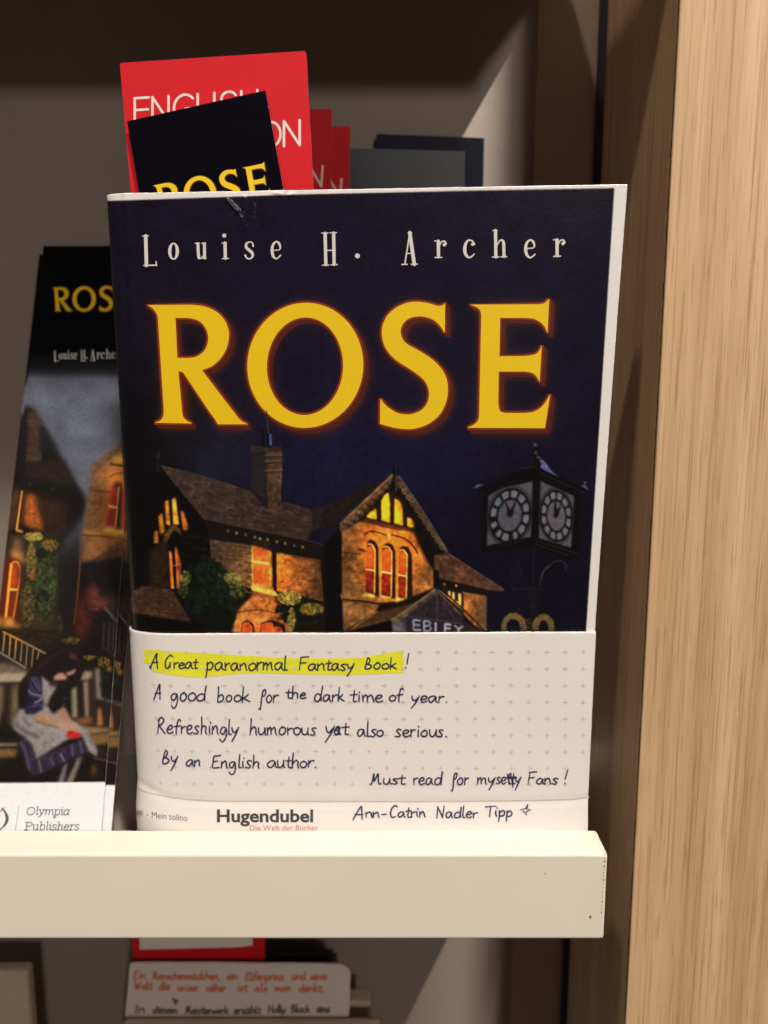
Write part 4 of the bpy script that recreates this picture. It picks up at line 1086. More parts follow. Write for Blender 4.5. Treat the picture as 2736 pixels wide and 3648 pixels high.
    # hair and face
    C.poly([(280,640),(380,520),(520,340),(700,240),(870,190),(1000,185),(1060,230),(1110,420),(1100,520),(1040,660),(1000,720),(900,760),(860,860),(770,1000),(690,1060),(640,980),(760,730),(700,660),(620,640),(545,560),(440,560),(370,640),(360,800),(330,1000),(300,1010),(245,960),(240,780)], (31,23,22), 1, 2.5, tex=.1)
    for i in range(40):
        t = random.random(); C.line([(960 - t * 60,215 + t * 30),(760 - t * 200 + random.uniform(-30,30),300 + t * 60),(480 - t * 120,520 + t * 100)], 8, random.choice([(44,32,28),(22,16,16),(52,38,32)]), .4, True)
    for i in range(14): C.line([(920 + random.uniform(-40,60),290 + random.uniform(-30,60)),(980 + random.uniform(-20,60),330 + random.uniform(-30,60))], 9, (88,50,36), .5)
    C.poly([(710,590),(760,550),(830,540),(880,600),(870,625),(800,635),(720,640),(700,615)], (172,124,104), 1, 2, c2=(186,138,118)); C.poly([(860,545),(930,520),(995,485),(998,510),(960,560),(880,580)], (176,126,108), 1, 2); C.line([(820,545),(880,560)], 16, (66,42,36), .9); C.line([(800,600),(850,615)], 9, (206,160,140), .7)
    C.poly([(640,690),(740,640),(760,700),(690,730)], (96,62,50), .8, 4)
    # flowers behind the bench
    C.dabs(1180,340,80,30, [(150,104,30),(120,86,28),(60,50,20)], 60, 13, .8); C.dabs(1360,400,80,60, [(160,112,30),(130,96,30),(70,56,22)], 80, 13, .7); C.dabs(1430,480,50,50, [(140,104,34),(80,64,26)], 40, 13, .7)
    C.dabs(1400,700,90,220, [(24,24,18),(32,32,22)], 60, 24, .5)
    C.im *= (1 + .06 * vnoise((H, W), 1.6) + .04 * vnoise((H, W), 4))[..., None]
    # white foot of the card
    C.tf = lambda x, y: (x, y); C.zs = 1
    C.poly([(-300,2789),(0,2789),(640,2783),(640,3100),(-300,3100)], (240, 234, 232), 1, .7)
    C.im[:] = np.clip(C.im, 3, 255)
    return C

# ------------------------------------------------------------------ the shelf
WALL_Y = 0.302        # back panel
RAIL_Y0, RAIL_Y1 = 0.2008, 0.2130
RAIL_TOP, RAIL_BOT = -0.1265, -0.1524
FLOOR = -0.1466
END_X = 0.0613        # right end of the shelf boards
POST_X = 0.0734       # left arris of the oak upright
POST_Y = 0.215
PITCH = 0.2940        # distance between shelves

shelf = thing('display_shelf', (-0.1, 0.25, FLOOR), 'pale bookshop display shelf with cream front rails and an oak upright on the right', 'shelf')
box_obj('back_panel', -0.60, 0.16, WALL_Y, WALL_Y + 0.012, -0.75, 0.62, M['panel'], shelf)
box_obj('side_stile', 0.0538, 0.0748, WALL_Y - 0.0003, WALL_Y + 0.002, -0.75, 0.62, M['stile'], shelf)  # added wall strip, its brightness set by colour
box_obj('shadow_gap_strip', 0.0750, 0.0960, WALL_Y - 0.0014, WALL_Y - 0.0002, -0.75, 0.62, M['black'], shelf)  # black strip painted in for the shade between upright and wall
box_obj('wall_batten', 0.1000, 0.1120, 0.2962, WALL_Y - 0.0002, -0.75, 0.62, M['stile_dark'], shelf)  # added out of view to keep the side spot off the wall strip
up = box_obj('oak_upright', POST_X, 0.2050, POST_Y, 0.284, -0.75, 0.62, M['oak'], shelf, 0.0005, 2)
vj = []
fj = []
zz = np.arange(-0.5, 0.4, 0.0016)
for i, z in enumerate(zz):                      # ragged veneer joint on the side, just behind the arris
    w = 0.0007 + random.uniform(-.0003, .0004)
    vj += [(POST_X - 0.00006, POST_Y + 0.0004, z), (POST_X - 0.00006, POST_Y + 0.0004 + w, z)]
    if i: fj.append((2 * i - 2, 2 * i, 2 * i + 1, 2 * i - 1))
vo = mesh_obj('veneer_joint', vj, fj, M['edge'], None); vo.parent = up
for k in (0, 1):
    z = k * PITCH
    bd = box_obj('shelf_board', -0.60, END_X - 0.0012, RAIL_Y1 + 0.0004, WALL_Y + 0.002, RAIL_BOT + 0.0004 + z, FLOOR + z, M['board'], shelf)
    rl = box_obj('front_rail', -0.60, END_X, RAIL_Y0, RAIL_Y1, RAIL_BOT + z, RAIL_TOP + z, M['rail'], shelf, 0.0009, 4)
    if k == 0: rail = rl
# knocks and raw chipboard along the end of the rail
fl = Flat()
for x, y, r in ((1943, 3112, 2.0), (2103, 3266, 4.6)):
    fl.dot((x, y), r, ry=r * 1.25)
for i in range(17):
    y = 3045 + i * 13 + random.uniform(-3, 3); x = 2157 - (y - 3045) * .062
    fl.dot((x - random.uniform(0, 2.5), y), random.uniform(1.0, 2.6), ry=random.uniform(1.5, 4.5))
def merge(o, verts, faces, mat):
    """add printed or worn marks to a part's own mesh under a second material"""
    m = o.data; m.materials.append(mat); k = len(m.materials) - 1
    bm = bmesh.new(); bm.from_mesh(m)
    vs = [bm.verts.new(tuple(v)) for v in verts]
    for f in faces:
        try: bm.faces.new([vs[i] for i in f]).material_index = k
        except ValueError: pass
    bm.to_mesh(m); bm.free()
merge(rail, [at(a, b, RAIL_Y0 - 0.00005) for a, b in fl.v], fl.f, M['chip'])

# ------------------------------------------------------------------ paperback
BW = 0.132
EX = np.array([0.99972, -0.02036, 0.01211]); EX /= np.linalg.norm(EX)
EY = np.array([-0.0144, 0.0, -1.0]); EY /= np.linalg.norm(EY)
EN = -np.cross(EX, EY); EN /= np.linalg.norm(EN)      # towards the reader
TL = at(*D([(227, 418)])[0], 0.2130) - EN * 0.0066
BH = 0.1945                                   # stands on the shelf board
BT = 0.0058
def bend(t):
    """the limp book curls forward towards its head and slightly at its foot"""
    t = np.asarray(t, float)
    up = np.clip((0.118 - t) / 0.118, 0, 2); dn = np.clip((t - 0.118) / 0.060, 0, 1.0)
    return 0.0066 * up ** 1.25 + 0.0026 * dn ** 1.3
def book_pt(s, t, h):
    return TL + np.multiply.outer(s, EX) + np.multiply.outer(t, EY) + np.multiply.outer(h + bend(t), EN)
def px2st(x, y):
    r = ray(x, y)
    h = 0.0
    for _ in range(8):
        o = TL + EN * h
        k = (o @ EN) / (r @ EN)
        p = r * k - o
        B = np.stack([EX, EY], 1)
        st = np.linalg.lstsq(B, p, rcond=None)[0]
        h = float(bend(st[1]))
    return st

ridges = []                                    # creases of the bumped head of the cover, photo pixels
for a, b, amp, wd in (((811, 714), (845, 753), .30, .0007), ((871, 704), (866, 735), .24, .0006), ((866, 735), (850, 800), -.22, .0016), ((905, 716), (880, 800), .30, .0016),
                      ((955, 722), (940, 770), .26, .0018), ((940, 770), (905, 825), .24, .0018), ((845, 753), (862, 820), .16, .0014), ((680, 775), (790, 812), .10, .003), ((790, 812), (880, 830), .12, .0025),
                      ((860, 660), (880, 720), -.55, .0045), ((760, 660), (790, 760), .25, .006), ((990, 660), (960, 740), .30, .005), ((1020, 690), (1075, 760), .16, .003)):
    ridges.append((px2st(*a), px2st(*b), amp * 0.45e-3, wd))
for a, b, amp, wd in (((811, 714), (845, 753), .26, .00042), ((872, 703), (866, 737), .24, .00042), ((846, 752), (858, 775), .18, .0004), ((1030, 697), (1046, 690), .2, .0004), ((975, 688), (1000, 690), .2, .0004),
                      ((690, 778), (700, 768), .1, .0004), ((905, 730), (897, 780), .2, .00045)):
    ridges.append((px2st(*a), px2st(*b), amp * 1e-3, wd))
SPECK = [px2st(*p) for p in ((912, 716), (905, 748), (893, 782), (878, 815), (868, 742), (858, 770))]
H0 = px2st(*D([(266, 600)])[0])[0]
def cover_h(s, t):
    s = np.asarray(s, float); t = np.asarray(t, float)
    h = -0.00016 * np.exp(-((s - H0 - 0.0004) / 0.0006) ** 2) + 0.00010 * np.exp(-((s - H0 - 0.0018) / 0.0012) ** 2)
    h = h + 0.0003 * np.sin(np.clip(s / BW, 0, 1) * math.pi) * np.clip(t / 0.1, 0, 1)
    for a, b, amp, wd in ridges:
        d = b - a; L2 = d @ d
        u = np.clip(((s - a[0]) * d[0] + (t - a[1]) * d[1]) / L2, 0, 1)
        q = (s - a[0] - u * d[0]) ** 2 + (t - a[1] - u * d[1]) ** 2
        h = h + amp * np.exp(-q / wd ** 2)
    h = h + 0.00003 * np.sin(s * 310 + 3 * np.sin(t * 70)) * np.clip(1 - t / 0.08, 0, 1)
    # rounded spine, tighter at the head than under the paper band
    rx, ry, s0 = spine_form(t)
    u = np.clip((s0 + rx - s) / rx, 0, 1)
    return h - ry * (1 - np.sqrt(np.maximum(1 - u * u, 0)))
def spine_form(t):
    m = np.clip((np.asarray(t, float) - 0.02) / 0.09, 0, 1)
    ry = 0.0028 + m * 0.0022
    return 0.0062 + m * 0.0056, ry, 0.0003 - 0.29 * ry + 0.0018 * np.clip((np.asarray(t, float) - 0.116) / 0.06, 0, 1.2)
def cover_surf(s, t, h): return book_pt(s, t, cover_h(s, t) + h)
def invert(surf, x, y):
    """surface coordinates seen at photo pixels x, y (Newton steps)"""
    x = np.atleast_1d(np.asarray(x, float)); y = np.atleast_1d(np.asarray(y, float))
    st = np.array([px2st(a, b) for a, b in zip(x, y)]).reshape(-1, 2)
    e = 2e-5
    for _ in range(5):
        f = lambda q: np.stack(project(surf(q[:, 0], q[:, 1], np.zeros(len(q)))), 1)
        p0 = f(st); r = np.stack([x, y], 1) - p0
        dx = (f(st + [e, 0]) - p0) / e; dy = (f(st + [0, e]) - p0) / e
        det = dx[:, 0] * dy[:, 1] - dx[:, 1] * dy[:, 0]
        det = np.where(np.abs(det) < 1, 1, det)
        ds = (r[:, 0] * dy[:, 1] - r[:, 1] * dy[:, 0]) / det; dt = (dx[:, 0] * r[:, 1] - dx[:, 1] * r[:, 0]) / det
        st = st + np.clip(np.stack([ds, dt], 1), -.004, .004)
    return st
def lay(flat, surf, T=lambda x, y: (x, y)):
    """photo or enlargement pixels -> coordinates of a printed surface"""
    v = np.array([T(a, b) for a, b in flat.v])
    flat.v = [tuple(q) for q in invert(surf, v[:, 0], v[:, 1])]
    return flat

book = thing('paperback_book', tuple(book_pt(BW / 2, BH, -BT / 2)), 'dark blue paperback with big yellow title and lit brick house, standing face out', 'book')
M['cover'] = printed('glossy_cover_print', 0.27, 0.35, 0.30, 1300.0, 0.00012, 0.04, 0.25, 0.14)
ILL_BOOK = np.array([0.86, 0.74, 0.63])
CV = paint_cover()
NS, NT, NE = 620, 640, 16
us = np.concatenate([0.0120 * (1 - np.cos(np.linspace(0, math.pi / 2, 40))), np.linspace(0.0121, BW, NS - 40)])
ut = np.concatenate([np.linspace(0, 0.131, NT - 12), np.linspace(0.136, BH, 12)])
Sg, Tg = np.meshgrid(us, ut)
Sg = np.where(Sg < 0.0121, spine_form(Tg)[2] + Sg * (0.0120 - spine_form(Tg)[2]) / 0.0120, Sg)
speck = sum(np.exp(-((Sg - p[0]) ** 2 + (Tg - p[1]) ** 2) / 0.0016 ** 2) for p in SPECK)
V = cover_surf(Sg.ravel(), Tg.ravel(), (np.clip(speck, 0, 1) * RNG.normal(0, 0.000035, Sg.shape)).ravel())
px, py = project(V)
colr = lin(CV.sample(px, py)) / ILL_BOOK
colr = np.clip(colr * 1.08 - 0.0022, 0.0007, .86)
nx, ny = len(us), len(ut)
idx = np.arange(nx * ny).reshape(ny, nx)
Fq = np.stack([idx[:-1, :-1], idx[1:, :-1], idx[1:, 1:], idx[:-1, 1:]], -1).reshape(-1, 4)
def skirt(V, colr, F, ring, back, edge_col):
    """thickness: a second ring of points behind the edge and a strip joining them"""
    n0 = len(V); n = len(ring)
    V2 = V[ring] + back
    F2 = [(ring[i], ring[(i + 1) % n], n0 + (i + 1) % n, n0 + i) for i in range(n)]
    return np.vstack([V, V2]), np.vstack([colr, np.ones((n, 3)) * edge_col if np.ndim(edge_col) == 1 else edge_col]), F2, n0
ring = np.concatenate([idx[0, :], idx[1:, -1], idx[-1, ::-1][1:], idx[::-1, 0][1:-1]])
V2, C2, F2, n0 = skirt(V, colr, Fq, ring, -EN * 0.0004, colr[ring])
def grid_mesh(name, V, Fq, F2, col, mat, parent):
    m = bpy.data.meshes.new(name)
    nq = len(Fq) + len(F2)
    allf = np.vstack([Fq, np.asarray(F2)])
    m.vertices.add(len(V)); m.vertices.foreach_set('co', np.asarray(V, np.float32).ravel())
    m.loops.add(nq * 4); m.loops.foreach_set('vertex_index', allf.astype(np.int32).ravel())
    m.polygons.add(nq)
    m.polygons.foreach_set('loop_start', np.arange(0, nq * 4, 4, dtype=np.int32))
    sm = np.ones(nq, bool); sm[len(Fq):] = False
    m.polygons.foreach_set('use_smooth', sm)
    for mt in (mat if isinstance(mat, (list, tuple)) else [mat]): m.materials.append(mt)
    a = m.color_attributes.new('print', 'FLOAT_COLOR', 'POINT')
    c = np.ones((len(V), 4), np.float32); c[:, :3] = col
    a.data.foreach_set('color', c.ravel())
    m.update(calc_edges=True); m.validate()
    return link(bpy.data.objects.new(name, m), parent)
cover = grid_mesh('front_cover', V2, Fq, F2, C2, M['cover'], book)

def slab(name, s0, s1, t0, t1, h0, h1, mat, parent):
    ts = np.linspace(t0, t1, 40)
    v = np.concatenate([book_pt(np.array([a]), np.array([t]), np.array([h])) for t in ts for a, h in ((s0, h1), (s1, h1), (s1, h0), (s0, h0))])
    f = [(4 * i + k, 4 * i + (k + 1) % 4, 4 * i + 4 + (k + 1) % 4, 4 * i + 4 + k) for i in range(39) for k in range(4)] + [(0, 1, 2, 3), (159, 158, 157, 156)]
    return mesh_obj(name, v, f, mat, parent)
slab('page_block', 0.0068, BW - 0.0006, 0.0008, BH - 0.0006, -BT + 0.0005, -0.0026, M['pages'], book)
slab('back_cover', -0.0008, BW, 0.0, BH, -BT, -BT + 0.0004, M['dark_cover'], book)
ts = np.linspace(0, BH, 60)
s0_, ry_ = spine_form(ts)[2], spine_form(ts)[1]
vs_ = np.concatenate([book_pt(s0_, ts, -ry_ - .0002), book_pt(s0_, ts, np.full(60, -BT)), book_pt(s0_ + .0004, ts, np.full(60, -BT)), book_pt(s0_ + .0004, ts, -ry_ - .0002)])
mesh_obj('spine', vs_, [(a * 60 + i, a * 60 + i + 1, (a + 1) % 4 * 60 + i + 1, (a + 1) % 4 * 60 + i) for a in range(4) for i in range(59)], M['dark_cover'], book)

# title: rust shadow, rust outline, yellow letters
def no(x, y): return (x, y)
fs, fr, fy = Flat(), Flat(), Flat()
for k, rings in TITLE.items():
    sh = [[(x + 13.5, y + 14.5) for x, y in r] for r in rings]
    fs.fill(sh)
    for r in sh: fs.stroke(r, 13, closed=True)
    for d in (4.5, 9.0):
        for r in rings: fs.stroke([(x + d, y + d) for x, y in r], 16, closed=True)
    for r in rings: fr.stroke(r, 14.5, closed=True)
    fy.fill(rings)
tp = None
for nm, f, mt, b in (('title_shadow', fs, 'title_shadow', .00004), ('title_outline', fr, 'title_red', .00008), ('title_lettering', fy, 'yellow', .00012)):
    lay(f, cover_surf)
    o = f.build(nm, cover_surf, M[mt], None, 0.0035, b)
    o.parent = cover
ff = Flat()
Z5 = lambda x, y: (430 + x / 1.8433, 1400 + y / 1.8433)
ff.stroke([(958, 108), (962, 150), (966, 205), (971, 262)], np.array([3, 9, 11, 13.0]))
ff.dot((963, 160), 8); ff.dot((967, 215), 8)
o = lay(ff, cover_surf, Z5).build('printed_finial', cover_surf, M['dark_cover'], None, 0.004, .00016); o.parent = cover
fa = Flat()
for p, w in AUTHOR:
    if len(p) == 2 and np.hypot(*(p[1] - p[0])) < 1.5: fa.dot(p[0], float(np.max(w)) / 2)
    else: fa.stroke(p, w)
o = lay(fa, cover_surf).build('author_lettering', cover_surf, M['white_ink'], None, 0.0035, .00006); o.parent = cover

# ------------------------------------------------------------------ paper band with the handwritten tip
Z7 = lambda x, y: (430 + x / 1.8433, 2200 + y / 1.8433)
Z8 = lambda x, y: (1230 + x / 1.659, 2200 + y / 1.659)
SB, SRX, SRY = 0.0125, 0.0142, 0.0068
_phi = np.linspace(0, math.radians(128), 120)
_as = np.concatenate([[0], np.cumsum(np.hypot(np.diff(SRX * np.sin(_phi)), np.diff(SRY * (1 - np.cos(_phi)))))])
TOP0, TOP1 = px2st(*Z7(600, 98)), px2st(*Z8(1480, 78))
CR = [px2st(*Z7(105, 1110)), px2st(*Z7(330, 1178)), px2st(*Z7(600, 1203)), px2st(*Z8(500, 1085)), px2st(*Z8(1000, 1080)), px2st(*Z8(1300, 1074)), px2st(*Z8(1440, 1060))]
CRs = np.array([c[0] for c in CR]); CRt = np.array([c[1] for c in CR])
def band_surf(a, t, h):
    a = np.asarray(a, float); t = np.asarray(t, float)
    ph = np.interp(np.maximum(SB - a, 0), _as, _phi)
    rx = SRX - 0.0019 * np.clip((t - 0.116) / 0.06, 0, 1.2)        # the fold draws in towards the foot
    s = np.where(a >= SB, a, SB - rx * np.sin(ph))
    d = np.where(a >= SB, 0, SRY * (1 - np.cos(ph)))
    tc = np.interp(a, CRs, CRt)
    q = t - tc
    bend = 0.13 * 0.0011 * np.log1p(np.exp(np.clip(q / 0.0011, -30, 30)))
    ripple = 0.00010 * np.sin(a * 95 + 1.0) * np.sin(t * 60) - 0.00020 * np.exp(-(q / 0.0012) ** 2)
    # the sheet stands a little proud of the cover, unevenly along its top edge
    base = 0.00085 + ripple + np.minimum(bend, 0.0011)
    nh = base + h
    return book_pt(s - np.sin(ph) * nh * 0.8, t, -d + nh * np.where(a >= SB, 1, np.cos(ph)))
BAND_R = px2st(*Z8(1478, 78))[0]
BAND_B = (FLOOR + 0.004 - TL[2]) / EY[2]
ua = np.concatenate([np.linspace(SB - _as[-1], SB, 46), np.linspace(SB + 0.0005, BAND_R, 200)])
vv = np.linspace(0, 1, 130)
A_, V_ = np.meshgrid(ua, vv)
ttop = TOP0[1] + (A_ - TOP0[0]) / (TOP1[0] - TOP0[0]) * (TOP1[1] - TOP0[1])
T_ = ttop + V_ * (BAND_B - ttop)
VV = band_surf(A_.ravel(), T_.ravel(), np.zeros(A_.size))
na, nv = len(ua), len(vv)
ib = np.arange(na * nv).reshape(nv, na)
Fb = np.stack([ib[:-1, :-1], ib[1:, :-1], ib[1:, 1:], ib[:-1, 1:]], -1).reshape(-1, 4)
VB = band_surf(A_.ravel(), T_.ravel(), np.full(A_.size, -0.00022))
ringb = np.concatenate([ib[0, :], ib[1:, -1], ib[-1, ::-1][1:], ib[::-1, 0][1:-1]])
n1 = na * nv
Fback = Fb[:, ::-1] + n1
Fside = [(ringb[i], ringb[(i + 1) % len(ringb)], n1 + ringb[(i + 1) % len(ringb)], n1 + ringb[i]) for i in range(len(ringb))]
band = thing('paper_band', tuple(book_pt(BW / 2, BAND_B, 0.001)), 'white handwritten recommendation sheet with grey crosses wrapped round the foot of the yellow-titled book', 'paper note')
M['band'] = plain('white_note_paper', (0.80, 0.78, 0.77), 0.75, 0.022, 30.0, 0.10, 900.0, 0.3)
sheet = grid_mesh('sheet', np.vstack([VV, VB]), Fb, np.vstack([Fback, Fside]), np.ones((2 * n1, 3)), M['band'], band)

def band_print(flat, name, mat, T, cell=None, base=0.00005):
    o = lay(flat, band_surf, T).build(name, band_surf, M[mat], None, cell, base)
    o.parent = sheet
    return o
f = Flat()
hl = [Z7(155,209), Z7(250,213), Z7(340,222), Z7(520,232), Z7(820,250), Z7(1100,266), Z7(1400,268), Z7(1640,262), Z8(120,232), Z8(240,212), Z8(342,192), Z8(348,258), Z8(346,327), Z8(200,333), Z8(0,340),
      Z7(1400,376), Z7(1150,373), Z7(900,364), Z7(760,372), Z7(620,385), Z7(520,392), Z7(410,388), Z7(300,372), Z7(205,353), Z7(204,301), Z7(155,301)]
f.fill([hl])
band_print(f, 'highlighter_stroke', 'hilite', no, 0.0009, .00004)
f = Flat()
g0 = invert(band_surf, *[[c] for c in Z8(655, 203)])[0]
gx = invert(band_surf, *[[c] for c in Z8(1407, 203)])[0]
gy = invert(band_surf, *[[c] for c in Z8(664, 695)])[0]
ux = (gx - g0) / 7.0; uy = (gy - g0) / 5.0
for r in range(9):
    for c in range(-19, 8):
        p = g0 + ux * c + uy * r
        if p[0] < 0.003 or p[0] > BAND_R - 0.002: continue
        L = 0.00066 * random.uniform(.85, 1.1)
        f.stroke([p - [L, 0], p + [L, 0]], 0.00019); f.stroke([p - [0, L], p + [0, L]], 0.00019)
o = f.build('grid_crosses', band_surf, M['cross'], None, None, .00008); o.parent = sheet

# handwriting
f7, f8 = Flat(), Flat()
def w7(t, x0, x1, b, xh, slope=0.0, **k): word(f7, t, x0, x1, b, xh, 9.6, slope, **k)
def w8(t, x0, x1, b, xh, slope=0.0, **k): word(f8, t, x0, x1, b, xh, 8.6, slope, **k)
L_ = list
w7(['A'], 196, 250, 330, 45); f7.dot((193, 322), 6)
w7(L_('Great'), 288, 505, 334, 42); w7(L_('paranormal'), 560, 1092, 345, 50); w7(L_('Fantasy'), 1166, 1534, 345, 42); w8(['b2'] + L_('ook'), 114, 304, 304, 37); w8(['!'], 346, 376, 298, 43)
w7(['A'], 218, 270, 532, 46); w7(L_('good'), 328, 556, 546, 52); w7(L_('book'), 630, 842, 552, 48); w7(['F2', 'o', 'r'], 912, 1030, 556, 52); w7(L_('the'), 1084, 1218, 530, 38); w7(L_('dark'), 1268, 1468, 548, 48)
w8(L_('time'), 28, 220, 498, 42); w8(L_('of'), 256, 336, 494, 38); w8(L_('year.'), 388, 606, 500, 36)
w7(L_('Refreshingly'), 240, 772, 758, 52, .02); w7(L_('humorous'), 845, 1284, 770, 50); w7(['y'], 1340, 1402, 768, 50); w7(['e'], 1398, 1442, 768, 50); w7(['a'], 1400, 1446, 768, 46); w7(['t'], 1448, 1494, 768, 46)
w8(L_('also'), 68, 228, 702, 42); w8(L_('serious.'), 294, 604, 704, 42)
w7(['b2', 'y'], 272, 376, 958, 46); w7(L_('an'), 428, 526, 976, 46); w7(L_('English'), 598, 912, 988, 46); w7(L_('author.'), 963, 1290, 985, 46)
w8(L_('Must'), 150, 350, 984, 36); w8(L_('read'), 398, 570, 986, 38); w8(['F2', 'o', 'r'], 628, 726, 986, 42); w8(L_('my'), 778, 884, 984, 36); w8(L_('setty'), 890, 1034, 982, 38)
f8.stroke([(958, 925), (972, 985)], 8); f8.stroke([(978, 918), (990, 1000)], 8); f8.stroke([(960, 950), (1012, 946)], 8)
w8(L_('Fans'), 1076, 1252, 984, 36); w8(['!'], 1284, 1316, 980, 42)
w8(['A'], 44, 112, 1190, 40); w8(L_('nn-'), 118, 240, 1181, 33); w8(L_('Catrin'), 262, 474, 1179, 34); w8(L_('Nadler'), 536, 780, 1183, 34); w8(L_('Tipp'), 828, 992, 1174, 32)
f8.stroke([(1078,1104),(1066,1128),(1034,1134),(1058,1146),(1070,1168),(1072,1144),(1098,1136),(1074,1130),(1078,1104)], 7.0)
v7 = [Z7(*p) for p in f7.v]; v8 = [Z8(*p) for p in f8.v]
hw = Flat(); hw.v = v7 + v8; hw.off = f7.off + f8.off; hw.f = f7.f + [tuple(i + len(v7) for i in q) for q in f8.f]
band_print(hw, 'handwriting', 'ballpoint', no, None, .00012)
f = Flat(); f.stroke([(60, 98), (63, 122)], 9); f.dot((60, 102), 7)
band_print(f, 'red_tick', 'logo_red', Z7)

def type_flat(txt, x0, x1, ybase, cap, bold=0.0, slope=0.0):
    """built-in typeface set between x0 and x1 on the baseline"""
    c = bpy.data.curves.new('type', 'FONT'); c.body = txt; c.offset = bold; c.resolution_u = 4; c.fill_mode = 'BOTH'
    o = bpy.data.objects.new('type', c); scene.collection.objects.link(o)
    dg = bpy.context.evaluated_depsgraph_get()
    m = o.evaluated_get(dg).to_mesh()
    v = np.array([p.co[:2] for p in m.vertices]); fs = [tuple(p.vertices) for p in m.polygons]
    o.evaluated_get(dg).to_mesh_clear()
    bpy.data.objects.remove(o); bpy.data.curves.remove(c)
    sx = (x1 - x0) / (v[:, 0].max() - v[:, 0].min())
    fl = Flat()
    X = x0 + (v[:, 0] - v[:, 0].min()) * sx
    fl.v = [tuple(q) for q in np.stack([X, ybase + slope * (X - x0) - v[:, 1] * cap / 0.729], 1)]
    fl.off = [0.0] * len(fl.v); fl.f = fs
    return fl
band_print(type_flat('Hugendubel', 632, 1264, 1341, 84, 0.028), 'logo_lettering', 'logo', Z7, None, .00006)
band_print(type_flat('Die Welt der Bücher', 848, 1297, 1397, 37), 'slogan_lettering', 'logo_red', Z7, None, .00006)
t1 = type_flat('App', 84, 146, 1290, 44, 0, .10); t2 = type_flat('Mein tolino', 205, 438, 1316, 44, 0, .09)
t2.v += t1.v; n_ = len(t2.v) - len(t1.v); t2.f += [tuple(i + n_ for i in q) for q in t1.f]; t2.off += t1.off; t2.dot((177, 1295), 4.5)
band_print(t2, 'small_print', 'grey_ink', Z7, None, .00006)
f = Flat()
cl = catmull([Z7(105,1108), Z7(150,1140), Z7(330,1180), Z7(600,1204), Z7(1000,1206), Z8(300,1087), Z8(900,1084), Z8(1300,1076), Z8(1440,1060)], 10)
f.stroke(cl, 5.0)
band_print(f, 'printed_rule', 'band_line', no, None, .00003)

# ------------------------------------------------------------------ slips of card
def card_mesh(name, corners, thick, mat, parent, edge=None, back=None, nrm=None):
    """flat card: corner points (front face, clockwise from top left), thickness towards the back"""
    c = np.array(corners, float)
    if nrm is None: nrm = np.array([0, 1.0, 0])
    b = c + nrm * thick
    n = len(c)
    faces = [tuple(range(n))[::-1], tuple(range(n, 2 * n))] + [(i, (i + 1) % n, n + (i + 1) % n, n + i) for i in range(n)]
    fm = [0, 2 if back else 0] + [1] * n
    return mesh_obj(name, np.vstack([c, b]), faces, [mat, edge or M['paper_edge']] + ([back] if back else []), parent, fm)

# tall red sign card behind the book
ZC = lambda x, y: (350 + x / 1.8433, 100 + y / 1.8433)
SIGN_Y = 0.2264
tl, tr = at(*ZC(141, 229), SIGN_Y), at(*ZC(1367, 149), SIGN_Y)
ml, mr = at(*ZC(213, 1070), SIGN_Y), at(*ZC(1412, 1040), SIGN_Y)
exs = (tr - tl) / np.linalg.norm(tr - tl); eys = np.array([exs[2], 0, -exs[0]])
SL = (tl[2] - FLOOR) / exs[0] - 0.0025
br = tr + (mr - tr) / (tr[2] - mr[2]) * (tr[2] - FLOOR - 0.0005); bl = tl + (ml - tl) / (tl[2] - ml[2]) * (tl[2] - FLOOR - 0.0005)
sign = thing('sign_card', tuple((bl + br) / 2), 'tall bright red card with white capitals directly behind the yellow-titled book, largest of three', 'sign', 'red section cards on the shelf')
mid = lambda a, b, k: a + (b - a) * k
nick = [tl + (tr - tl) * .004 + np.array([0, 0, 0.0]), tr - (tr - tl) * .008, tr + (br - tr) * .004, br, bl, tl + (bl - tl) * .003]
sc_ = card_mesh('card', nick, 0.00045, M['red'], sign)
fn = lambda x, y: ZC(x, y - .0675 * (x - 228))
fn2 = lambda x, y: ZC(x, y - .0675 * (x - 1330))
def build_on(f, name, Y, mat, parent, lift=0.00006):
    v = np.array([at(x, y, Y - lift - o) for (x, y), o in zip(f.v, f.off)])
    o = mesh_obj(name, v, f.f, M[mat], None); o.parent = parent
    return o
f2 = Flat()
caps(f2, 'ENGLISH', 228, 1052, 628, 166, 16.5 / 1.8433, fn); caps(f2, 'EDITION', 586, 1330, 768, 164, 16.5 / 1.8433, fn2)
build_on(f2, 'sign_lettering', SIGN_Y, 'white_sign', sc_)

def copy_tree(root):
    r = root.copy(); scene.collection.objects.link(r)
    def rec(a, b):
        for ch in list(a.children):
            c = ch.copy(); scene.collection.objects.link(c)
            c.parent = b; c.matrix_parent_inverse = ch.matrix_parent_inverse.copy()
            rec(ch, c)
    rec(root, r)
    return r
def place_sign(pix, Y, rot, label):
    r = copy_tree(sign)
    base = Vector((bl + br) / 2); corner = Vector(tr)
    R = Matrix.Rotation(rot, 3, 'Y')
    tgt = Vector(at(*pix, Y))
    r.rotation_euler = (0, rot, 0)
    r.location = tgt - R @ (corner - base)
    r['label'] = label
    return r
place_sign(D([(717, 236)])[0], 0.2700, math.radians(3.6), 'red card half hidden by the largest red card, middle of the three above the rail')
place_sign(D([(757, 273)])[0], 0.2900, math.radians(3.8), 'rearmost red card, only a narrow strip showing beside the slate blue card')

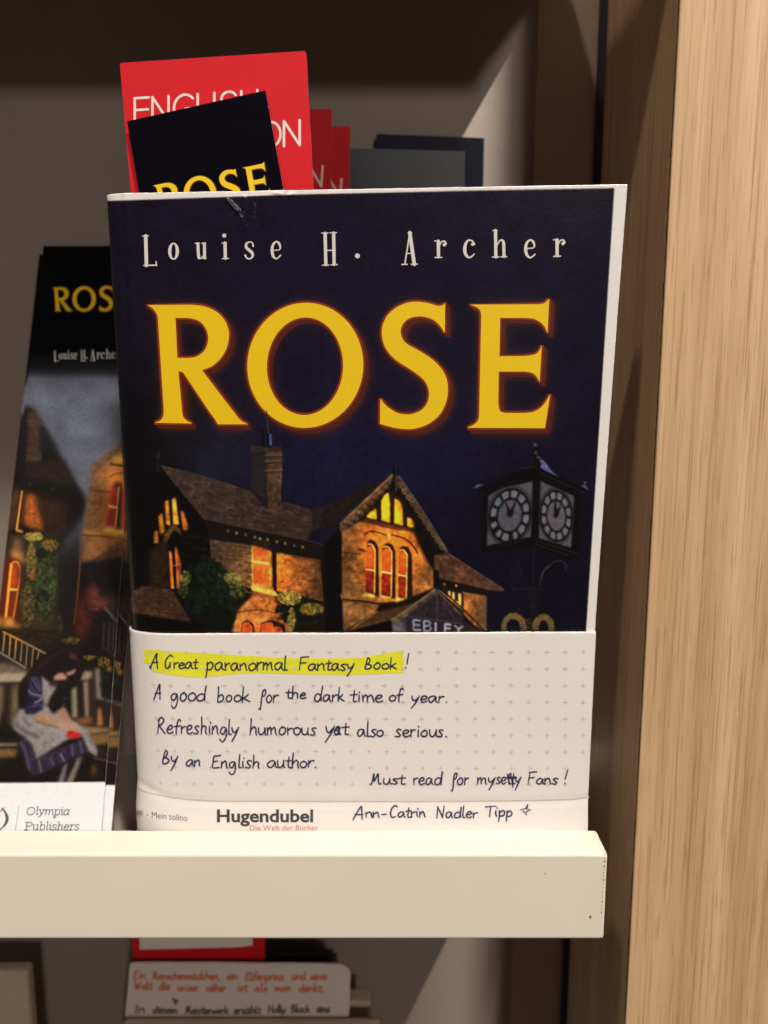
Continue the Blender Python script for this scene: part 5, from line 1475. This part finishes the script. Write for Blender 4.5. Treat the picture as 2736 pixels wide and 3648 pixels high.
# dark bookmark tucked in behind the head of the book
BM_Y = 0.2246
a0, a1 = at(*D([(274.5, 262)])[0], BM_Y), at(*D([(573.5, 195)])[0], BM_Y)
b0, b1 = at(*D([(300.5, 412)])[0], BM_Y), at(*D([(612.5, 410)])[0], BM_Y)
c1, c0 = a1 + (b1 - a1) * 1.35, a0 + (b0 - a0) * 1.9
bm_t = thing('bookmark', tuple((c0 + c1) / 2), 'tilted dark bookmark with yellow title poking up behind the head of the face-out book', 'bookmark', 'bookmarks printed with the yellow title')
tk = card_mesh('card', [a0, a1, c1, c0], 0.00045, M['navy'], bm_t)
# same letters as the book title, set small and slanted
p0, p1 = np.array(ZA(325, 805)), np.array(ZB(1205, 687)); q0, q1 = np.array(ZC(360, 1034)), np.array(ZC(1088, 878))
zc = complex(*(q1 - q0)) / complex(*(p1 - p0))
def sim(x, y):
    w = complex(x - p0[0], y - p0[1]) * zc
    return (q0[0] + w.real, q0[1] + w.imag)
k_ = abs(zc)
for nm, mt, lift, grow, dx in (('title_outline', 'title_shadow', .00004, 11, 5), ('title_lettering', 'yellow', .00009, 0, 0)):
    f = Flat()
    for k, rings in TITLE.items():
        R_ = [[sim(x + dx, y + dx) for x, y in r] for r in rings]
        f.fill(R_)
        if grow:
            for r in R_: f.stroke(r, grow * k_ * 2, closed=True)
    build_on(f, nm, BM_Y, mt, tk, lift)

# ------------------------------------------------------------------ stack of illustrated bookmarks leaning on the back panel
Bm, Tm = np.array([-0.1016, 0.2170, -0.1287]), np.array([-0.1040, 0.2990, 0.0500])
uz = (Tm - Bm) / np.linalg.norm(Tm - Bm)
ux_ = np.array([1.0, 0, 0]); ux_ -= uz * (ux_ @ uz); ux_ /= np.linalg.norm(ux_)
uy_ = np.cross(uz, ux_)                       # away from the reader
LM = Matrix(((ux_[0], uy_[0], uz[0], Bm[0]), (ux_[1], uy_[1], uz[1], Bm[1]), (ux_[2], uy_[2], uz[2], Bm[2]), (0, 0, 0, 1)))
A3 = np.stack([ux_, uy_, uz], 1)
WM = 0.0372
top_z = 0.0
for z in np.linspace(0.12, 0.22, 400):
    if project(Bm + uz * z)[1] > 530 * 1.64919: top_z = z
LOW = -0.0155
def mark_h(x, z):
    z = np.asarray(z, float)
    return np.where(z < -0.001, 0.55 * (-0.001 - z), 0) + 0.00025 * np.sin(z * 40 + 1) - 0.004 * np.clip((x / WM), -.5, .5) ** 2 * .4
def mark_pt(x, z, h):
    loc = np.stack([x, mark_h(x, z) - h, z], -1)
    return loc
def mark_world(x, z, h): return mark_pt(x, z, h) @ A3.T + Bm
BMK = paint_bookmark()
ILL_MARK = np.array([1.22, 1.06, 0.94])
gx_ = np.linspace(-WM / 2, WM / 2, 190); gz_ = np.linspace(LOW, top_z, 760)
Xg, Zg = np.meshgrid(gx_, gz_)
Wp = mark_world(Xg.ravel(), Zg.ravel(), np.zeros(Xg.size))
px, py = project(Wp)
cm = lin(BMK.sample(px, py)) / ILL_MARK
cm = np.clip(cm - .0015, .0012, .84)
n2x, n2z = len(gx_), len(gz_)
im_ = np.arange(n2x * n2z).reshape(n2z, n2x)
Fm = np.stack([im_[:-1, :-1], im_[:-1, 1:], im_[1:, 1:], im_[1:, :-1]], -1).reshape(-1, 4)
ringm = np.concatenate([im_[0, :], im_[1:, -1], im_[-1, ::-1][1:], im_[::-1, 0][1:-1]])
Lp = mark_pt(Xg.ravel(), Zg.ravel(), np.zeros(Xg.size))
Lb = mark_pt(Xg.ravel()[ringm], Zg.ravel()[ringm], np.full(len(ringm), -0.00035))
Le = Lp[ringm]
nm0 = len(Lp); nr = len(ringm)
Fs = [(nm0 + i, nm0 + nr + i, nm0 + nr + (i + 1) % nr, nm0 + (i + 1) % nr) for i in range(nr)]
mark = thing('bookmark', (0, 0, 0), 'front bookmark of the leaning stack, painted with a girl in an apron on a bench', 'bookmark', 'bookmarks printed with the yellow title')
mark.matrix_basis = LM
M['mark'] = printed('satin_bookmark_print', 0.42, 0.0, 0.2, 1500.0, 0.0001, 0.05, 0.12)
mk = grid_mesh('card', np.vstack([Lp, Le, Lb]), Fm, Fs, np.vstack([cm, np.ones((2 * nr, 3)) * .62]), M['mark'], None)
mk.parent = mark
def inv_mark(x, y):
    v = []
    for a, b in zip(x, y):
        r = ray(a, b); k = (Bm @ uy_) / (r @ uy_)
        p = r * k - Bm
        v.append((p @ ux_, p @ uz))
    st = np.array(v)
    for _ in range(4):
        e = 2e-5
        f = lambda q: np.stack(project(mark_world(q[:, 0], q[:, 1], 0)), 1)
        p0_ = f(st); r = np.stack([x, y], 1) - p0_
        dx = (f(st + [e, 0]) - p0_) / e; dy = (f(st + [0, e]) - p0_) / e
        det = dx[:, 0] * dy[:, 1] - dx[:, 1] * dy[:, 0]
        st = st + np.stack([(r[:, 0] * dy[:, 1] - r[:, 1] * dy[:, 0]) / det, (dx[:, 0] * r[:, 1] - dx[:, 1] * r[:, 0]) / det], 1)
    return st
def mark_print(f, name, mat, lift):
    v = np.array(f.v)
    st = inv_mark(v[:, 0], v[:, 1])
    keep = np.abs(st[:, 0]) < WM / 2 - .0002
    faces = [q for q in f.f if all(keep[i] for i in q)]
    o = mesh_obj(name, mark_pt(st[:, 0], st[:, 1], lift + np.array(f.off)), faces, M[mat], None)
    o.parent = mk
    return o
ZD = lambda x, y: (x / 2.011, 800 + y / 2.011)
p0, p1 = np.array(ZA(325, 805)), np.array(ZB(738, 722))
q0, q1 = np.array(ZD(374, 451)), np.array(ZD(374 + (p1[0] - p0[0]) * .2015 * 2.011, 441))
zc = complex(*(q1 - q0)) / complex(*(p1 - p0))
for nm, mt, lift, grow, dx in (('title_outline', 'title_shadow', .00004, 10, 5), ('title_lettering', 'yellow', .00009, 0, 0)):
    f = Flat()
    for k, rings in TITLE.items():
        R_ = [[sim(x + dx, y + dx) for x, y in r] for r in rings]
        f.fill(R_)
        if grow:
            for r in R_: f.stroke(r, grow * abs(zc) * 2, closed=True)
    mark_print(f, nm, mt, lift)
# author's name set tight
f = Flat()
spans = [(300, 400, 387, 0), (452, 540, 417, 0), (630, 715, 447, 0), (805, 862, 478, 0), (955, 1030, 500, 0), (1128, 1210, 535, 0)]
def aput(sel, xs, xd, ybase_s, ybase_d, sx, sy):
    for p, w in sel:
        q = np.stack([xd + (p[:, 0] - xs) * sx, ybase_d + (p[:, 1] - ybase_s) * sy], 1)
        if len(p) == 2 and np.hypot(*(p[1] - p[0])) < 1.5: f.dot(q[0], float(np.max(w)) / 2 * sy)
        else: f.stroke(q, np.asarray(w) * sx if not np.isscalar(w) else w * sx)
groups = [(500, 562), (592, 642), (690, 740), (788, 820), (868, 912), (960, 1010), (1142, 1206), (1258, 1290), (1424, 1490), (1545, 1596), (1648, 1696), (1750, 1808), (1864, 1912), (1968, 2020)]
xd = 386 / 2.011
sc2 = .33
for i, (xa, xb) in enumerate(groups):
    sel = [(p, w) for p, w in AUTHOR if xa <= p[:, 0].mean() <= xb]
    xmin = min(p[:, 0].min() for p, w in sel); xmax = max(p[:, 0].max() for p, w in sel)
    aput(sel, xmin, xd, 920, 800 + 962 / 2.011, sc2, .34)
    xd += (xmax - xmin) * sc2 + 3.4 + (9 if i in (5, 7) else 0) + (1.2 if i > 7 else 0)
mark_print(f, 'author_lettering', 'white_ink', .00005)
# publisher's line and crescent emblem
ZE = lambda x, y: (x / 3.0164, 2700 + y / 3.0164)
SLAB = {
 'O': (1.02, [arc(.5,.52,.44,.53,0,360,26)]), 'P': (.86, [[(.2,0),(.2,1.05)],[(.02,0),(.42,0)],[(.02,1.05),(.5,1.05),(.72,.98),(.78,.8),(.7,.6),(.5,.52),(.2,.52)]]),
 'l': (.36, [[(.2,1.12),(.2,.1),(.26,.02),(.36,.03)],[(.06,1.12),(.2,1.12)]]), 'i': (.36, [[(.2,.72),(.2,.1),(.26,.02),(.36,.03)],[(.06,.72),(.2,.72)],[(.2,.98),(.215,.98)]]),
 'y': (.66, [[(.12,.72),(.34,.06)],[(.6,.72),(.34,.02),(.22,-.22),(.06,-.3)],[(.02,.72),(.24,.72)],[(.48,.72),(.68,.72)]]),
 'm': (1.08, [[(.18,.72),(.18,0)],[(.04,.72),(.18,.72)],[(.18,.5),(.34,.7),(.5,.7),(.58,.5),(.58,0)],[(.58,.5),(.74,.7),(.9,.7),(.96,.5),(.96,.1),(1.04,.02)]]),
 'p': (.72, [[(.18,.72),(.18,-.32)],[(.04,.72),(.18,.72)],[(.04,-.32),(.34,-.32)],[(.18,.55),(.34,.72),(.54,.7),(.66,.5),(.64,.2),(.5,.02),(.34,0),(.18,.14)]]),
 'a': (.68, [[(.58,.5),(.5,.7),(.34,.74),(.16,.6),(.08,.3),(.16,.04),(.32,0),(.5,.16),(.58,.5)],[(.6,.72),(.56,.2),(.6,.02),(.7,.03)]]),
 'u': (.76, [[(.16,.72),(.16,.2),(.26,.02),(.42,.02),(.58,.2)],[(.04,.72),(.16,.72)],[(.58,.72),(.58,.1),(.66,.02),(.74,.03)],[(.46,.72),(.58,.72)]]),
 'b': (.72, [[(.18,1.12),(.18,.02)],[(.04,1.12),(.18,1.12)],[(.18,.5),(.34,.7),(.54,.7),(.66,.48),(.62,.16),(.44,0),(.28,.02),(.18,.14)]]),
 's': (.58, [[(.5,.58),(.44,.7),(.28,.74),(.12,.62),(.16,.45),(.4,.32),(.5,.18),(.4,.02),(.22,-.01),(.08,.06),(.06,.18)]]),
 'h': (.76, [[(.18,1.12),(.18,0)],[(.04,1.12),(.18,1.12)],[(.06,0),(.3,0)],[(.18,.48),(.34,.7),(.5,.7),(.58,.5),(.58,.1),(.66,.02),(.74,.03)]]),
 'e': (.66, [[(.1,.4),(.56,.42),(.52,.64),(.36,.74),(.18,.64),(.08,.36),(.16,.06),(.34,0),(.56,.12)]]),
 'r': (.56, [[(.2,.72),(.2,0)],[(.06,.72),(.2,.72)],[(.06,0),(.36,0)],[(.2,.46),(.34,.68),(.48,.73),(.54,.68)]]),
}
f = Flat()
for txt, x0, x1, yb, h in (('Olympia', 280, 742, 612, 78), ('Publishers', 262, 850, 774, 78)):
    adv = sum(SLAB[c][0] for c in txt); s = (x1 - x0) / adv; x = x0
    for c in txt:
        for st in SLAB[c][1]:
            q = np.asarray(st, float)
            if len(q) > 3: q = catmull(q, 4)
            f.stroke([ZE(x + a * s + b * 13, yb - b * h) for a, b in q], 9.5 / 3.0164)
        x += SLAB[c][0] * s
f.stroke([ZE(204, 520), ZE(165, 790)], 4.2 / 3.0164)
f.fill([[ZE(*p) for p in catmull([(10,528),(50,556),(84,606),(96,650),(82,700),(40,748),(-20,780),(28,735),(54,690),(60,645),(48,590),(10,528)], 5)[:-1]]])
mark_print(f, 'publisher_lettering', 'grey_ink', .00012)
f = Flat()
f.fill([[ZE(*p) for p in [(68,527),(40,536),(10,556),(-30,586),(-30,612),(0,588),(40,548)]]])
f.fill([[ZE(*p) for p in [(-20,772),(4,766),(16,776),(-10,790)]]])
mark_print(f, 'emblem_stroke', 'logo_red', .00007)

def place_mark(dx, dy, dz, rot, label):
    r = copy_tree(mark)
    r.matrix_basis = LM @ Matrix.Translation((dx, dy, dz)) @ Matrix.Rotation(rot, 4, 'Y')
    r['label'] = label
    return r
place_mark(0.0026, 0.0010, -0.0008, math.radians(0.55), 'bookmark second in the leaning stack, its black right edge beside the front one')
place_mark(-0.0010, 0.0022, -0.0020, math.radians(-0.35), 'rearmost bookmark of the leaning stack, only a sliver showing at its left edge')

# ------------------------------------------------------------------ slips at the back, right
M['slate'] = plain('slate_blue_card', (0.018, 0.028, 0.050), 0.40, 0.10, 60.0, 0.2, 700.0)  # gloss haze on the dark card put into its base colour
def slip(name, pts, Y, thick, mat, label, cat, group=None):
    P_ = [at(x, y, Y) for x, y in D(pts)]
    lo = min(p[2] for p in P_)
    t = thing(name, (float(np.mean([p[0] for p in P_])), Y, FLOOR), label, cat, group)
    card_mesh('card', P_, thick, mat, t, mat)
    return t
def ext(tl, tr, Y):
    """photo corners of the head of an upright card, with its foot on the shelf board"""
    A, B = at(*D([tl])[0], Y), at(*D([tr])[0], Y)
    return A, B
def upright(name, tl, tr, Y, thick, mat, label, cat, group=None, foot=None, edge=None, skew=0.0):
    A, B = ext(tl, tr, Y)
    z = FLOOR + 0.0005 if foot is None else foot
    t = thing(name, (float((A[0] + B[0]) / 2), Y, z), label, cat, group)
    o = card_mesh('card', [A, B, (B[0] + skew, Y, z), (A[0] + skew, Y, z)], thick, mat, t, edge or mat)
    return t, o, A, B
upright('dark_slip', (752, 320), (1005, 327), 0.2950, 0.0016, M['slate'], 'wide slate blue card beside the red cards, in front of its higher neighbour', 'card', 'dark cards against the back panel')
M['navy_slip'] = plain('navy_card', (0.007, 0.010, 0.026), 0.45, 0.10, 60.0, spec=0.1)
upright('dark_slip', (812, 289), (1046, 298), 0.2985, 0.0016, M['navy_slip'], 'navy card standing higher and further right behind its slate blue neighbour', 'card', 'dark cards against the back panel')

# ------------------------------------------------------------------ things on the shelf below
LOWF = FLOOR - PITCH
M['sticker'] = plain('cream_sticker', (0.66, 0.62, 0.55), 0.6, 0.04, 60.0)
t, o, A, B = upright('sign_card', (284, 1990), (570, 1990), 0.2690, 0.0006, M['dark_red'], 'red card below the cream rail with a cream sticker on it', 'sign', None, LOWF)
P_ = [at(*q, 0.2675) for q in D([(300, 1990), (545, 1990), (545, 2042), (515, 2046), (302, 2051)])]
card_mesh('sticker', P_, 0.0012, M['sticker'], t)
upright('dark_slip', (500, 2066), (728, 2064), 0.2930, 0.0016, M['dark_cover'], 'black slip behind the white card below the rail', 'card', None, LOWF)
# white handwritten card with a rounded corner
CY_ = 0.2630
pts = [(281, 2081), (500, 2081), (732, 2083), (744, 2086), (753, 2093), (757, 2104), (756, 2140)]
P_ = [at(*q, CY_) for q in D(pts)]
low_r, low_l = at(*D([(753, 2212)])[0], CY_), at(*D([(269, 2212)])[0], CY_)
low_r = low_r + (low_r - P_[-1]) * 1.2; low_l = low_l + (low_l - P_[0]) * 0.9
note = thing('note_card', (float((low_l[0] + low_r[0]) / 2), CY_, float(low_l[2])), 'dull white card with orange and black handwriting and a rounded corner, below the rail', 'note')
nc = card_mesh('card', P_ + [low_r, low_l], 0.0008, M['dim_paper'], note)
ZF = lambda x, y: (430 + x / 1.8433, 3300 + y / 1.8433)
fo, fk = Flat(), Flat()
def wo(t, x0, x1, b): word(fo, L_(t) if isinstance(t, str) else t, x0, x1, b, 27, 11)
def wk(t, x0, x1, b, xh=26): word(fk, L_(t) if isinstance(t, str) else t, x0, x1, b, xh, 11)
wo('Ein', 88, 160, 345); wo(L_('Menschenm') + ['ae'] + L_('dchen,'), 208, 650, 350); wo('ein', 698, 766, 350); wo('Elfenprinz', 820, 1070, 355); wo('und', 1122, 1215, 350); wo('eine', 1245, 1350, 352)
wo('Welt', 90, 205, 415); wo('die', 250, 322, 418); wo('unser', 372, 510, 425); wo(L_('n') + ['ae'] + L_('her'), 562, 690, 428); wo('ist', 765, 828, 425); wo('als', 880, 960, 428); wo('man', 1012, 1115, 428); wo('denkt.', 1168, 1335, 430)
wk('In', 92, 160, 572, 32); wk('diesem', 212, 370, 572); wk('Meisterwerk', 425, 705, 575); wk(L_('erz') + ['ae'] + L_('hlt'), 742, 918, 575); wk('Holly', 968, 1082, 568); wk('Black', 1118, 1242, 565); wk('eine', 1288, 1370, 565)
for x in (315, 541, 556, 1005, 1150, 1192, 1400, 1442): fk.stroke([(x + 3, 598), (x, 640)], 10)      # only the tips of a further line show
for x in (110, 1305): fk.stroke(catmull([(x - 16, 622), (x - 6, 608), (x + 10, 606), (x + 18, 616)], 5), 10)
fk.fill([[(330, 468), (384, 486), (360, 522)]])
for f, nm, mt in ((fo, 'orange_handwriting', 'red_ink'), (fk, 'black_handwriting', 'black_ink')):
    f.v = [ZF(*p) for p in f.v]
    build_on(f, nm, CY_, mt, nc, .00006)

def stand(name, px0, px1, pytop, Y, depth, mat, label, cat, bev=0.0015, skew=0.0):
    a, b = at(*D([(px0, pytop)])[0], Y), at(*D([(px1, pytop)])[0], Y)
    t = thing(name, (float((a[0] + b[0]) / 2), Y, LOWF), label, cat)
    bm = bmesh.new(); add_box(bm, a[0], b[0], Y, Y + depth, LOWF, float(a[2]), bev, 3)
    bm_obj('body', bm, mat, t)
    return t
stand('card_holder', 263, 826, 2205, 0.2600, 0.0026, M['beige_dark'], 'taupe holder in front of the handwritten white card at the bottom edge', 'card holder')
stand('book_block', -190, 58, 2098, 0.2650, 0.006, M['beige'], 'cream block standing below the rail at the far left', 'box')
stand('display_block', 705, 800, 2166, 0.2740, 0.008, M['beige'], 'small beige block beside the rounded corner of the handwritten card', 'box')
